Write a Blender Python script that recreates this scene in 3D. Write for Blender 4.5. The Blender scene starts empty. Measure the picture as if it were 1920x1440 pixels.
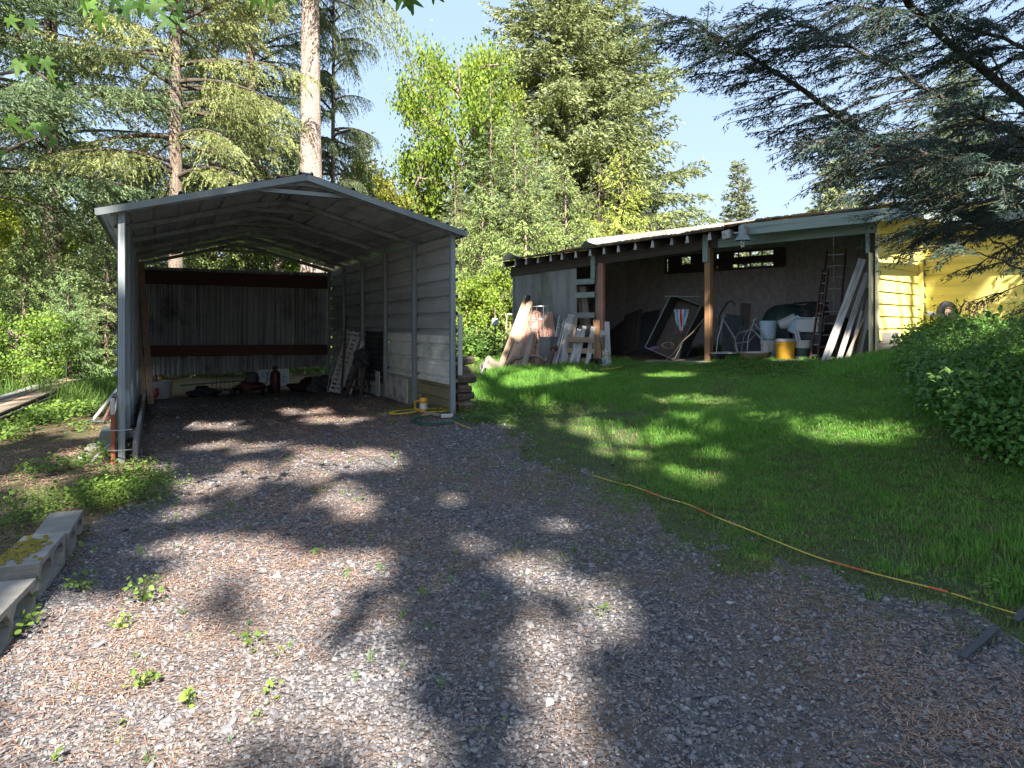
import bpy, math, random
import numpy as np
from mathutils import Vector, Matrix
R = math.radians
rng = np.random.default_rng(7)
random.seed(7)
scn = bpy.context.scene
C = scn.collection
# ------------------------------------------------------------------ camera, world, sun
EYE = 1.5; F = 1283.0; CX, CY = 960.0, 608.0
cam = bpy.data.cameras.new('camera'); co = bpy.data.objects.new('camera', cam); C.objects.link(co)
cam.sensor_width = 36; cam.lens = 36 * F / 1920; cam.shift_y = (CY - 720) / 1920
cam.clip_start = .05; cam.clip_end = 2000
co.location = (0, 0, EYE); co.rotation_euler = (R(90), 0, 0); scn.camera = co
SUN_EL = R(42); SUN_H = Vector((.157, -.987)).normalized()
S = Vector((SUN_H.x * math.cos(SUN_EL), SUN_H.y * math.cos(SUN_EL), math.sin(SUN_EL)))
w = bpy.data.worlds.new('World'); scn.world = w; w.use_nodes = True
nt = w.node_tree; bg = nt.nodes['Background']; sky = nt.nodes.new('ShaderNodeTexSky')
sky.sky_type = 'NISHITA'; sky.sun_disc = False; sky.sun_elevation = SUN_EL; sky.sun_rotation = math.atan2(SUN_H.x, SUN_H.y)
sky.air_density = 1.0; sky.dust_density = .5; sky.ozone_density = 1.0; sky.altitude = 100
gm = nt.nodes.new('ShaderNodeGamma'); gm.inputs[1].default_value = .12   # thin haze: the whole sky evens out
hsv = nt.nodes.new('ShaderNodeHueSaturation'); hsv.inputs['Saturation'].default_value = 3.2
nt.links.new(sky.outputs[0], gm.inputs[0]); nt.links.new(gm.outputs[0], hsv.inputs['Color']); tint = nt.nodes.new('ShaderNodeMix'); tint.data_type = 'RGBA'; tint.blend_type = 'MULTIPLY'; tint.inputs[0].default_value = 1; tint.inputs[7].default_value = (.75, .825, .97, 1)
nt.links.new(hsv.outputs[0], tint.inputs[6]); nt.links.new(tint.outputs[2], bg.inputs[0]); bg.inputs[1].default_value = .15
sl = bpy.data.lights.new('sun', 'SUN'); so = bpy.data.objects.new('sun', sl); C.objects.link(so)
sl.energy = 3.15; sl.angle = R(.3); sl.color = (1, .935, .86); so.rotation_euler = S.to_track_quat('Z', 'Y').to_euler()
scn.view_settings.view_transform = 'Standard'; scn.view_settings.look = 'None'
scn.view_settings.gamma = 1; scn.view_settings.use_curve_mapping = False
scn.view_settings.exposure = 2.85
scn.cycles.max_bounces = 8; scn.cycles.diffuse_bounces = 6; scn.cycles.glossy_bounces = 3
scn.cycles.transmission_bounces = 4; scn.cycles.use_denoising = True
scn.cycles.sample_clamp_indirect = 6
# ------------------------------------------------------------------ maths helpers
def V(*a): return Vector(a)
def P(px, py, Y): return V((px - CX) / F * Y, Y, EYE + (CY - py) / F * Y)
# ground heights (x, y, z)
CT = np.array([(0,-3,0),(0,0,0),(0,2.3,0),(-3,3,-.02),(2.64,3.6,.10),(-3.965,6.95,.11),(-.745,8.6,.354),(-1.43,9.93,.339),
 (-2.55,12.09,.27),(-3.96,14.8,.16),(-7.18,13.17,.1),(-6,5,-.05),(-8,10,0),(-12,16,.1),(.07,17.5,.6),(1.7,15.6,.63),
 (3.89,13.5,.743),(5.99,11.3,.94),(7.68,12.85,1.2),(1.5,10.5,.45),(3,8.5,.47),(5,9.2,.84),(3.66,5,.42),(4.6,5.9,.92),
 (6,8,1.12),(7.5,10.5,1.28),(9,12,1.36),(7,4,1.05),(4,1,.3),(-4,0,-.05),(-.3,6,.12),(1.2,6,.2),(-30,10,-.5),(-30,35,-.3),
 (0,26,.7),(0,40,1),(12,22,1.6),(30,10,2.5),(30,40,2.5),(-10,-20,0),(10,-20,.5),(0,-30,0),(-20,60,0),(20,60,2)], float)
def _phi(r2): return np.where(r2 > 1e-9, r2 * np.log(np.sqrt(r2 + 1e-12)), 0)
def _solve():
    n = len(CT); d2 = ((CT[:, None, :2] - CT[None, :, :2]) ** 2).sum(-1)
    A = np.zeros((n + 3, n + 3)); A[:n, :n] = _phi(d2) + np.eye(n) * .05
    A[:n, n] = 1; A[:n, n + 1:] = CT[:, :2]; A[n:, :n] = A[:n, n:].T
    return np.linalg.solve(A, np.r_[CT[:, 2], 0, 0, 0])
_wt = _solve()
def H(x, y):
    x = np.clip(np.asarray(x, float), -34, 34); y = np.clip(np.asarray(y, float), -32, 62)
    r2 = (x[..., None] - CT[:, 0]) ** 2 + (y[..., None] - CT[:, 1]) ** 2
    n = len(CT)
    z = _phi(r2) @ _wt[:n] + _wt[n] + x * _wt[n + 1] + y * _wt[n + 2]
    return z + .012 * np.sin(x * 2.3 + 1) * np.sin(y * 1.9) + .008 * np.sin(x * 5.1) * np.sin(y * 4.3 + 2)
def hz(x, y): return float(H(np.array(x), np.array(y)))
def G(px, py):
    dx, dz = (px - CX) / F, (CY - py) / F
    ys = np.concatenate([np.arange(.5, 20, .04), np.arange(20, 60, .2)])
    d = EYE + dz * ys - H(dx * ys, ys)
    i = np.argmax(d < 0)
    if d[i] >= 0: i = len(ys) - 1
    y = ys[i]
    if i > 0 and d[i] < 0: y = ys[i - 1] + (ys[i] - ys[i - 1]) * d[i - 1] / (d[i - 1] - d[i])
    return V(dx * y, y, hz(dx * y, y))
def pix(x, y, z):
    y = np.maximum(y, .05)
    return CX + x / y * F, CY - (z - EYE) / y * F
def inpoly(x, y, poly):
    x = np.asarray(x, float); y = np.asarray(y, float); c = np.zeros(np.broadcast(x, y).shape, bool); n = len(poly)
    for i in range(n):
        x1, y1 = poly[i]; x2, y2 = poly[(i + 1) % n]
        if y1 == y2: continue
        c ^= ((y1 > y) != (y2 > y)) & (x < (x2 - x1) * (y - y1) / (y2 - y1) + x1)
    return c
_fr = np.random.default_rng(3)
_fk = [(_fr.normal(size=2) * f, _fr.uniform(0, 6.28), 1 / f ** .8) for f in (.6, .6, 1.1, 1.1, 2, 2, 3.5, 3.5, 6, 6, 9) for _ in range(2)]
def fnoise(x, y, s=1.0, off=0.0):
    o = 0
    for k, ph, a in _fk: o = o + a * np.sin(k[0] * x * s + k[1] * y * s + ph + off * (1 + a))
    return o / 4
# ------------------------------------------------------------------ materials
def N(nt, t, **kw):
    n = nt.nodes.new(t)
    for k, v in kw.items():
        if k in n.inputs: n.inputs[k].default_value = v
        else: setattr(n, k, v)
    return n
def c4(c): return (*c, 1) if len(c) == 3 else c
def rampn(nt, src, stops, interp='LINEAR'):
    r = nt.nodes.new('ShaderNodeValToRGB'); e = r.color_ramp.elements
    r.color_ramp.interpolation = interp
    while len(e) < len(stops): e.new(.5)
    for i, (p, c) in enumerate(stops): e[i].position = p; e[i].color = c4(c)
    nt.links.new(src, r.inputs[0]); return r.outputs[0]
def mixc(nt, fac, a, b, mode='MIX'):
    m = nt.nodes.new('ShaderNodeMix'); m.data_type = 'RGBA'; m.blend_type = mode
    for i, v in ((0, fac), (6, a), (7, b)):
        if hasattr(v, 'is_linked') or isinstance(v, bpy.types.NodeSocket): nt.links.new(v, m.inputs[i])
        else: m.inputs[i].default_value = v if i == 0 else c4(v)
    return m.outputs[2]
def base(name):
    m = bpy.data.materials.new(name); m.use_nodes = True
    return m, m.node_tree, m.node_tree.nodes['Principled BSDF']
def surf(name, c1, c2=None, scale=(3, 3, 3), rough=.8, metal=0, bump=.3, bscale=40, dirt=None, dscale=1.5, dpos=(.5, .7), var=.15, spec=.4, world=False, detail=5, dist=.004):
    m, nt, b = base(name); L = nt.links
    tc = nt.nodes.new('ShaderNodeTexCoord')
    oi = nt.nodes.new('ShaderNodeObjectInfo')
    vec = nt.nodes.new('ShaderNodeVectorMath'); vec.operation = 'ADD'
    sc = nt.nodes.new('ShaderNodeVectorMath'); sc.operation = 'SCALE'; sc.inputs[0].default_value = (37, 19, 53)
    L.new(oi.outputs['Random'], sc.inputs['Scale']); L.new(tc.outputs['Object'], vec.inputs[0]); L.new(sc.outputs[0], vec.inputs[1])
    mp = nt.nodes.new('ShaderNodeMapping'); mp.inputs['Scale'].default_value = scale; L.new(vec.outputs[0], mp.inputs[0])
    n1 = N(nt, 'ShaderNodeTexNoise', Scale=1.0, Detail=detail, Roughness=.62); L.new(mp.outputs[0], n1.inputs['Vector'])
    col = rampn(nt, n1.outputs[0], [(.3, c1), (.7, c2 or tuple(x * .7 for x in c1))])
    if dirt:
        n2 = N(nt, 'ShaderNodeTexNoise', Scale=dscale, Detail=6, Roughness=.65); L.new(vec.outputs[0], n2.inputs['Vector'])
        f = rampn(nt, n2.outputs[0], [(dpos[0], (0, 0, 0)), (dpos[1], (1, 1, 1))])
        col = mixc(nt, f, col, dirt)
    if var:
        mr = N(nt, 'ShaderNodeMapRange'); L.new(oi.outputs['Random'], mr.inputs[0]); mr.inputs[3].default_value = 1 - var; mr.inputs[4].default_value = 1 + var
        hs = nt.nodes.new('ShaderNodeHueSaturation'); L.new(mr.outputs[0], hs.inputs['Value']); L.new(col, hs.inputs['Color']); col = hs.outputs[0]
    L.new(col, b.inputs['Base Color']); b.inputs['Roughness'].default_value = rough; b.inputs['Metallic'].default_value = metal
    b.inputs['Specular IOR Level'].default_value = spec
    if bump:
        n3 = N(nt, 'ShaderNodeTexNoise', Scale=bscale, Detail=3); L.new(mp.outputs[0] if bscale < 0 else vec.outputs[0], n3.inputs['Vector'])
        bp = N(nt, 'ShaderNodeBump', Strength=bump, Distance=dist); L.new(n3.outputs[0], bp.inputs['Height'])
        bp2 = N(nt, 'ShaderNodeBump', Strength=bump, Distance=dist); L.new(n1.outputs[0], bp2.inputs['Height']); L.new(bp.outputs[0], bp2.inputs['Normal'])
        L.new(bp2.outputs[0], b.inputs['Normal'])
    return m
def leafmat(name, c1, c2, trans=.35, rough=.6, island=True, objcol=False, nscale=.8):
    m, nt, b = base(name); L = nt.links
    geo = nt.nodes.new('ShaderNodeNewGeometry'); oi = nt.nodes.new('ShaderNodeObjectInfo')
    r = geo.outputs['Random Per Island'] if island else oi.outputs['Random']
    col = rampn(nt, r, [(0, c1), (1, c2)])
    tc = nt.nodes.new('ShaderNodeTexCoord')
    n = N(nt, 'ShaderNodeTexNoise', Scale=nscale, Detail=3); L.new(tc.outputs['Object'], n.inputs['Vector'])
    mr = N(nt, 'ShaderNodeMapRange'); L.new(n.outputs[0], mr.inputs[0]); mr.inputs[1].default_value = .3; mr.inputs[2].default_value = .7
    mr.inputs[3].default_value = .65; mr.inputs[4].default_value = 1.35
    hs = nt.nodes.new('ShaderNodeHueSaturation'); L.new(mr.outputs[0], hs.inputs['Value']); L.new(col, hs.inputs['Color']); col = hs.outputs[0]
    if objcol: col = mixc(nt, 1.0, col, oi.outputs['Color'], 'MULTIPLY')
    L.new(col, b.inputs['Base Color']); b.inputs['Roughness'].default_value = rough; b.inputs['Specular IOR Level'].default_value = .3
    t = nt.nodes.new('ShaderNodeBsdfTranslucent'); L.new(col, t.inputs[0])
    mx = nt.nodes.new('ShaderNodeMixShader'); mx.inputs[0].default_value = trans
    L.new(b.outputs[0], mx.inputs[1]); L.new(t.outputs[0], mx.inputs[2]); L.new(mx.outputs[0], nt.nodes['Material Output'].inputs[0])
    return m
M = {}
M['galv'] = surf('galvanised', (.19,.215,.21), (.14,.16,.155), rough=.42, metal=.75, bump=.1, dirt=(.16,.17,.15), dpos=(.5,.8), dscale=3)
M['post'] = surf('post_steel', (.27,.31,.325), (.20,.235,.25), rough=.5, metal=.2, bump=.1, dirt=(.17,.16,.12), dpos=(.50,.66), dscale=6, var=.08)
M['roofm'] = surf('roof_steel', (.52,.55,.58), (.40,.43,.46), rough=.34, metal=.3, bump=.15, dirt=(.16,.17,.13), dpos=(.5,.8), dscale=2)
M['wallm'] = surf('wall_steel', (.45,.47,.46), (.33,.35,.345), scale=(1, 1, 6), rough=.5, metal=.15, bump=.2, dirt=(.30,.31,.29), dpos=(.5,.75), dscale=2.2)
M['wallpale'] = surf('wall_steel_chalky', (.66,.68,.62), (.54,.56,.50), rough=.7, metal=.1, bump=.2, dirt=(.36,.37,.32), dpos=(.5,.75), dscale=3)
M['lowsheet'] = surf('yellowed_sheet', (.27,.24,.13), (.18,.16,.09), scale=(1,1,6), rough=.6, metal=.1, bump=.2)
M['corr'] = surf('corrugated', (.50,.51,.50), (.08,.083,.08), scale=(34, 34, .35), rough=.5, metal=.25, bump=.2, dirt=(.10,.10,.10), dpos=(.52,.70), dscale=1.5, var=.25)  # vertical light and dark streaks paint in the shading of the ribs
M['redboard'] = surf('red_board', (.11,.05,.035), (.07,.034,.026), scale=(1.2, 8, 8), bump=.3, bscale=20)
M['wood'] = surf('weathered_wood', (.30,.24,.18), (.16,.125,.095), scale=(.9, 9, 9), bump=.5, bscale=20, var=.3)
M['woodgrey'] = surf('grey_wood', (.36,.34,.31), (.19,.18,.165), scale=(.9, 9, 9), bump=.5, bscale=20, var=.25)
M['woodred'] = surf('red_wood', (.36,.19,.145), (.22,.10,.075), scale=(.9, 9, 9), bump=.5, bscale=20, var=.3)
M['woodtan'] = surf('tan_wood', (.46,.32,.21), (.30,.19,.12), scale=(.9, 9, 9), bump=.5, bscale=20, var=.25)
M['woodorange'] = surf('fresh_wood', (.40,.22,.10), (.27,.13,.06), scale=(.9, 9, 9), bump=.4, bscale=20, var=.15)
M['wooddark'] = surf('dark_wood', (.10,.072,.055), (.055,.04,.032), scale=(.9, 9, 9), bump=.5, bscale=20, var=.25)
M['white'] = surf('chipped_white_paint', (.50,.49,.465), (.36,.35,.33), scale=(2, 8, 8), bump=.4, dirt=(.22,.20,.17), dpos=(.48,.60), dscale=4, var=.12)
M['plywood'] = surf('weathered_plywood', (.27,.28,.265), (.16,.165,.155), scale=(5, 5, 1.1), bump=.4, dirt=(.09,.10,.055), dpos=(.5,.72), dscale=1.6, var=.15)
M['osb'] = surf('strand_board', (.46,.40,.37), (.28,.24,.22), scale=(14, 14, 9), bump=.4, bscale=60, var=.12)
M['green'] = surf('green_grey_paint', (.27,.33,.29), (.20,.25,.22), scale=(2, 8, 8), bump=.4, dirt=(.14,.16,.13), dpos=(.5,.8), dscale=3, var=.05)
M['yellow'] = surf('yellow_siding', (.80,.70,.22), (.70,.60,.18), scale=(1.5, 6, 6), rough=.6, bump=.25, dirt=(.5,.40,.16), dpos=(.62,.8), dscale=3, var=.05)
M['cream'] = surf('cream_trim', (.72,.64,.40), (.6,.53,.33), scale=(4, 4, 2), rough=.65, bump=.3, dirt=(.35,.3,.2), dpos=(.55,.75), dscale=4, var=.05)
M['shingle'] = surf('mossy_roofing', (.07,.062,.055), (.04,.038,.036), bump=.8, bscale=60, dirt=(.20,.105,.03), dpos=(.45,.55), dscale=2.5, dist=.02, rough=.95)
M['moss'] = surf('moss', (.20,.13,.04), (.11,.10,.03), scale=(12,12,12), bump=1, bscale=90, rough=1, dist=.02)
M['mossy'] = surf('yellow_moss', (.34,.24,.03), (.10,.10,.02), scale=(45,45,45), bump=1, bscale=120, rough=1, dist=.01)
M['concrete'] = surf('concrete', (.27,.25,.215), (.17,.16,.14), scale=(8,8,8), bump=.8, bscale=120, dirt=(.17,.16,.12), dpos=(.5,.7), dscale=5, rough=.95)
M['stone'] = surf('rough_stone', (.28,.24,.17), (.15,.13,.095), scale=(6,6,6), bump=1, bscale=50, rough=.95, dist=.02)
M['bark'] = surf('fir_bark', (.33,.25,.19), (.14,.105,.08), scale=(14, 14, 2.2), bump=1, bscale=25, rough=.95, dist=.05, dirt=(.22,.2,.16), dpos=(.5,.75), dscale=1.2)
M['barkpale'] = surf('pale_fir_bark', (.46,.36,.30), (.26,.19,.15), scale=(9, 9, 2.2), bump=1, bscale=18, rough=.95, dist=.05, dirt=(.30,.24,.2), dpos=(.5,.75), dscale=1.2)
M['barkdark'] = surf('dark_bark', (.085,.065,.045), (.045,.038,.028), scale=(10, 10, 3), bump=1, bscale=30, rough=.95, dist=.02)
M['rust'] = surf('rust', (.30,.085,.04), (.17,.05,.03), scale=(10,10,10), bump=.5, rough=.85)
M['rustdark'] = surf('dark_rust', (.12,.055,.04), (.07,.035,.03), scale=(10,10,10), bump=.5, rough=.8)
M['black'] = surf('black_rubber', (.022,.022,.023), (.015,.015,.016), rough=.55, bump=.2, var=.1)
M['dark'] = surf('dark_grey', (.05,.052,.056), (.03,.031,.033), rough=.6, bump=.3, var=.2)
M['steelbar'] = surf('bare_steel', (.38,.38,.37), (.25,.25,.25), rough=.4, metal=.7, bump=.1)
M['whitepl'] = surf('white_plastic', (.50,.50,.47), (.40,.40,.38), rough=.45, bump=.1, dirt=(.3,.29,.26), dpos=(.55,.8), dscale=5, var=.1)
M['bluepl'] = surf('pale_blue_plastic', (.36,.48,.55), (.3,.42,.5), rough=.45, bump=.1, dirt=(.3,.3,.28), dpos=(.55,.8), dscale=6)
M['yelpl'] = surf('yellow_plastic', (.58,.31,.03), (.45,.24,.02), rough=.4, bump=.1, dirt=(.4,.3,.12), dpos=(.6,.85), dscale=6, var=.05)
M['greenpl'] = surf('dark_green_plastic', (.03,.055,.05), (.02,.04,.035), rough=.5, bump=.1)
M['label'] = surf('bucket_label', (.55,.60,.66), (.30,.40,.55), scale=(20,20,30), rough=.5, bump=0)
M['red'] = surf('red_paint', (.10,.012,.014), (.06,.009,.011), rough=.45, bump=.15, dirt=(.05,.03,.03), dpos=(.5,.75), dscale=5)
M['redtarp'] = surf('dark_red_tarpaulin', (.055,.012,.014), (.03,.008,.009), rough=.6, bump=.3)
M['brightred'] = surf('red_cloth', (.5,.03,.05), (.4,.025,.04), rough=.9, bump=.3)
M['blue'] = surf('blue_cloth', (.12,.28,.5), (.1,.22,.42), rough=.9, bump=.3)
M['cushion'] = surf('charcoal_fabric', (.075,.08,.09), (.05,.053,.06), rough=.95, bump=.5, bscale=200)
M['cordy'] = surf('yellow_cord', (.56,.42,.06), (.46,.33,.05), rough=.5, bump=0, var=0)
M['cordr'] = surf('red_cord_mark', (.6,.12,.03), rough=.5, bump=0)
M['cordg'] = surf('green_cord', (.03,.09,.06), (.02,.06,.045), rough=.5, bump=0)
M['rope'] = surf('tan_rope', (.36,.26,.15), (.28,.2,.11), rough=.9, bump=.4, bscale=200)
M['purple'] = surf('purple_rope', (.25,.12,.28), rough=.9, bump=.3)
M['bin'] = surf('dull_metal_bin', (.22,.24,.28), (.15,.165,.19), rough=.5, metal=.5, bump=.3)
M['firewood'] = surf('firewood', (.16,.12,.085), (.08,.058,.042), scale=(10,10,10), bump=.8, bscale=40, var=.3)
def glassmat():
    m, nt, b = base('clear_glass'); b.inputs['Transmission Weight'].default_value = .8; b.inputs['Roughness'].default_value = .12
    b.inputs['Base Color'].default_value = (.8, .85, .82, 1); return m
M['glass'] = glassmat()
M['needle'] = leafmat('fir_needles', (.11,.145,.075), (.23,.265,.135), trans=.35, objcol=True)
M['broad'] = leafmat('broad_leaves', (.13,.20,.035), (.29,.34,.06), trans=.5, objcol=True)
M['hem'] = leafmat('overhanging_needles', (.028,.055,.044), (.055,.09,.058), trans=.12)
M['canopy'] = leafmat('canopy_leaves', (.05,.08,.03), (.08,.12,.04), trans=.12)
M['maple'] = leafmat('maple_leaf', (.05,.12,.025), (.11,.22,.03), trans=.5, island=False)
M['grass'] = leafmat('grass_blades', (.095,.255,.035), (.185,.37,.055), trans=.4, island=False, nscale=5)
M['grassdry'] = leafmat('dry_grass', (.12,.17,.05), (.26,.25,.10), trans=.35, island=False, nscale=5)
M['weed'] = leafmat('weed_leaves', (.09,.17,.03), (.20,.28,.05), trans=.45, island=False, nscale=5)
M['cover'] = leafmat('ground_cover_leaves', (.08,.16,.04), (.18,.29,.05), trans=.45, island=False, nscale=5)
M['vinca'] = leafmat('periwinkle_leaves', (.05,.15,.03), (.14,.30,.05), trans=.3, rough=.38, nscale=5)
M['flower'] = surf('violet_flower', (.22,.2,.62), rough=.8, bump=0)
def stonemat():
    m, nt, b = base('gravel_stones'); oi = nt.nodes.new('ShaderNodeObjectInfo')
    col = rampn(nt, oi.outputs['Random'], [(0,(.075,.073,.078)), (.35,(.13,.124,.126)), (.6,(.165,.158,.16)), (.8,(.22,.20,.185)), (.965,(.15,.15,.165)), (.99,(.30,.29,.28)), (1,(.30,.29,.28))])
    tc = nt.nodes.new('ShaderNodeTexCoord'); n = N(nt, 'ShaderNodeTexNoise', Scale=1.5, Detail=2); nt.links.new(tc.outputs['Object'], n.inputs['Vector'])
    mr = N(nt, 'ShaderNodeMapRange'); nt.links.new(n.outputs[0], mr.inputs[0]); mr.inputs[3].default_value = .6; mr.inputs[4].default_value = 1.4
    hs = nt.nodes.new('ShaderNodeHueSaturation'); nt.links.new(mr.outputs[0], hs.inputs['Value']); nt.links.new(col, hs.inputs['Color'])
    nt.links.new(hs.outputs[0], b.inputs['Base Color']); b.inputs['Roughness'].default_value = .75
    return m
M['stones'] = stonemat()
def littermat():
    m, nt, b = base('needle_litter'); oi = nt.nodes.new('ShaderNodeNewGeometry')
    col = rampn(nt, oi.outputs['Random Per Island'], [(0,(.13,.07,.045)), (.4,(.28,.155,.10)), (.75,(.38,.235,.155)), (1,(.46,.36,.27))])
    nt.links.new(col, b.inputs['Base Color']); b.inputs['Roughness'].default_value = .85
    return m
M['litter'] = littermat()
def groundmat(name, layers, bump=1.0, bsc=60, dist=.02, vsc=45):
    """layers: base colours by noise; first two mixed by fine voronoi, third in patches"""
    m, nt, b = base(name); L = nt.links
    tc = nt.nodes.new('ShaderNodeTexCoord'); v = N(nt, 'ShaderNodeTexVoronoi', Scale=vsc); L.new(tc.outputs['Object'], v.inputs['Vector'])
    sep = nt.nodes.new('ShaderNodeSeparateColor'); L.new(v.outputs['Color'], sep.inputs[0])
    c = rampn(nt, sep.outputs[0], [(0, layers[0]), (.75, layers[1]), (.93, layers[2]), (1, layers[3])])
    n = N(nt, 'ShaderNodeTexNoise', Scale=1.1, Detail=8, Roughness=.7); L.new(tc.outputs['Object'], n.inputs['Vector'])
    f = rampn(nt, n.outputs[0], [(.42, (0,0,0)), (.62, (1,1,1))])
    n2 = N(nt, 'ShaderNodeTexNoise', Scale=90, Detail=4); L.new(tc.outputs['Object'], n2.inputs['Vector'])
    c2 = rampn(nt, n2.outputs[0], [(.35, layers[4]), (.65, layers[5])])
    mm = N(nt, 'ShaderNodeMath', operation='MULTIPLY'); L.new(f, mm.inputs[0]); mm.inputs[1].default_value = .8
    col = mixc(nt, mm.outputs[0], c, c2)
    L.new(col, b.inputs['Base Color']); b.inputs['Roughness'].default_value = .95; b.inputs['Specular IOR Level'].default_value = .2
    bp = N(nt, 'ShaderNodeBump', Strength=bump, Distance=dist); L.new(v.outputs['Distance'], bp.inputs['Height']); bp.invert = True
    n3 = N(nt, 'ShaderNodeTexNoise', Scale=bsc, Detail=6); L.new(tc.outputs['Object'], n3.inputs['Vector'])
    bp2 = N(nt, 'ShaderNodeBump', Strength=bump, Distance=dist); L.new(n3.outputs[0], bp2.inputs['Height']); L.new(bp.outputs[0], bp2.inputs['Normal'])
    L.new(bp2.outputs[0], b.inputs['Normal'])
    return m
M['gravel'] = groundmat('gravel_bed', [(.06,.06,.065), (.13,.125,.125), (.2,.18,.165), (.38,.36,.33), (.10,.075,.06), (.22,.15,.10)])
M['lawnsoil'] = groundmat('lawn_base', [(.05,.075,.025), (.065,.10,.03), (.07,.08,.035), (.12,.10,.06), (.05,.08,.02), (.09,.08,.04)])
M['forest'] = groundmat('needle_soil', [(.07,.045,.03), (.13,.085,.055), (.2,.13,.08), (.28,.2,.13), (.05,.07,.025), (.10,.11,.04)])
M['haze'] = None
# ------------------------------------------------------------------ object helpers
WM = {}
def link(o, parent=None, mw=None):
    C.objects.link(o); mw = mw or Matrix.Identity(4)
    if parent is not None:
        o.parent = parent; o.matrix_local = WM[parent.name].inverted() @ mw
    else: o.matrix_world = mw
    WM[o.name] = mw
    return o
def tag(o, label=None, cat=None, group=None, kind=None):
    if label: o['label'] = label
    if cat: o['category'] = cat
    if group: o['group'] = group
    if kind: o['kind'] = kind
    return o
def thing(name, loc, label, cat, group=None):
    o = bpy.data.objects.new(name, None); o.empty_display_size = .1
    link(o, None, Matrix.Translation(loc)); return tag(o, label, cat, group)
def npmesh(name, v, f, mat=None, smooth=False):
    """v (n,3), f (m,k) all same size"""
    me = bpy.data.meshes.new(name); v = np.asarray(v, np.float32); f = np.asarray(f, np.int32)
    me.vertices.add(len(v)); me.vertices.foreach_set('co', v.ravel())
    me.loops.add(f.size); me.loops.foreach_set('vertex_index', f.ravel())
    me.polygons.add(len(f)); me.polygons.foreach_set('loop_start', np.arange(0, f.size, f.shape[1], dtype=np.int32))
    me.polygons.foreach_set('loop_total', np.full(len(f), f.shape[1], np.int32))
    if smooth: me.polygons.foreach_set('use_smooth', np.ones(len(f), bool))
    me.update(calc_edges=True); me.validate()
    if mat: me.materials.append(mat)
    return me
class MB:
    def __init__(s): s.v = []; s.f = []; s.smooth = False
    def add(s, vs, fs):
        n = len(s.v); s.v += [tuple(a) for a in vs]; s.f += [tuple(i + n for i in f) for f in fs]; return s
    def box(s, c, ax, sx, sy, sz):
        X, Y, Z = [Vector(a) for a in ax]; c = Vector(c); vs = []
        for i in (-.5, .5):
            for j in (-.5, .5):
                for k in (-.5, .5): vs.append(c + X * i * sx + Y * j * sy + Z * k * sz)
        return s.add(vs, [(0,1,3,2),(4,6,7,5),(0,4,5,1),(2,3,7,6),(0,2,6,4),(1,5,7,3)])
    def bar(s, p0, p1, wd, th, up=(0, 0, 1)):
        p0, p1 = Vector(p0), Vector(p1); X = (p1 - p0); L = X.length; X = X / L
        Y = Vector(up).cross(X)
        if Y.length < 1e-3: Y = Vector((0, 1, 0)).cross(X)
        Y.normalize(); Z = X.cross(Y)
        return s.box((p0 + p1) / 2, (X, Y, Z), L, wd, th)
    def tube(s, pts, r, n=6, cap=True):
        pts = [Vector(p) for p in pts]; rs = r if isinstance(r, (list, tuple)) else [r] * len(pts)
        base = len(s.v); up = Vector((0, 0, 1)); prev = None
        for i, p in enumerate(pts):
            d = (pts[min(i + 1, len(pts) - 1)] - pts[max(i - 1, 0)])
            if d.length < 1e-6: d = Vector((0, 0, 1))
            d.normalize()
            a = (prev - d * prev.dot(d)) if prev is not None else d.orthogonal()
            if a.length < 1e-4: a = d.orthogonal()
            a.normalize(); prev = a; b = d.cross(a)
            for k in range(n):
                t = 2 * math.pi * k / n; s.v.append(tuple(p + (a * math.cos(t) + b * math.sin(t)) * rs[i]))
        for i in range(len(pts) - 1):
            for k in range(n):
                a0 = base + i * n + k; a1 = base + i * n + (k + 1) % n; s.f.append((a0, a1, a1 + n, a0 + n))
        if cap: s.f.append(tuple(base + k for k in reversed(range(n)))); s.f.append(tuple(base + (len(pts) - 1) * n + k for k in range(n)))
        s.smooth = True; return s
    def lathe(s, prof, c, n=20, ax=(0, 0, 1)):
        c = Vector(c); ax = Vector(ax).normalized(); a = ax.orthogonal().normalized(); b = ax.cross(a); base = len(s.v)
        for r, z in prof:
            for k in range(n):
                t = 2 * math.pi * k / n; s.v.append(tuple(c + ax * z + (a * math.cos(t) + b * math.sin(t)) * max(r, 1e-4)))
        for i in range(len(prof) - 1):
            for k in range(n):
                a0 = base + i * n + k; a1 = base + i * n + (k + 1) % n; s.f.append((a0, a1, a1 + n, a0 + n))
        s.smooth = True; return s
    def build(s, name, mat, parent=None, smooth=None, mw=None, bevel=0):
        me = bpy.data.meshes.new(name)
        vs = s.v
        if parent is None and mw is None:
            xs = np.array(vs); c = Vector((xs[:, 0].mean(), xs[:, 1].mean(), xs[:, 2].min()))
            vs = [(a - c.x, b - c.y, d - c.z) for a, b, d in vs]; mw = Matrix.Translation(c)
        elif mw is None:
            xs = np.array(vs); c = Vector(xs.mean(0)); vs = [(a - c.x, b - c.y, d - c.z) for a, b, d in vs]; mw = Matrix.Translation(c)
        me.from_pydata(vs, [], s.f); me.update(); me.materials.append(M[mat] if isinstance(mat, str) else mat)
        if s.smooth if smooth is None else smooth:
            me.polygons.foreach_set('use_smooth', np.ones(len(me.polygons), bool)); me.set_sharp_from_angle(angle=R(40))
        o = bpy.data.objects.new(name, me); link(o, parent, mw)
        if bevel:
            b = o.modifiers.new('b', 'BEVEL'); b.width = bevel; b.segments = 2
        return o
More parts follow.
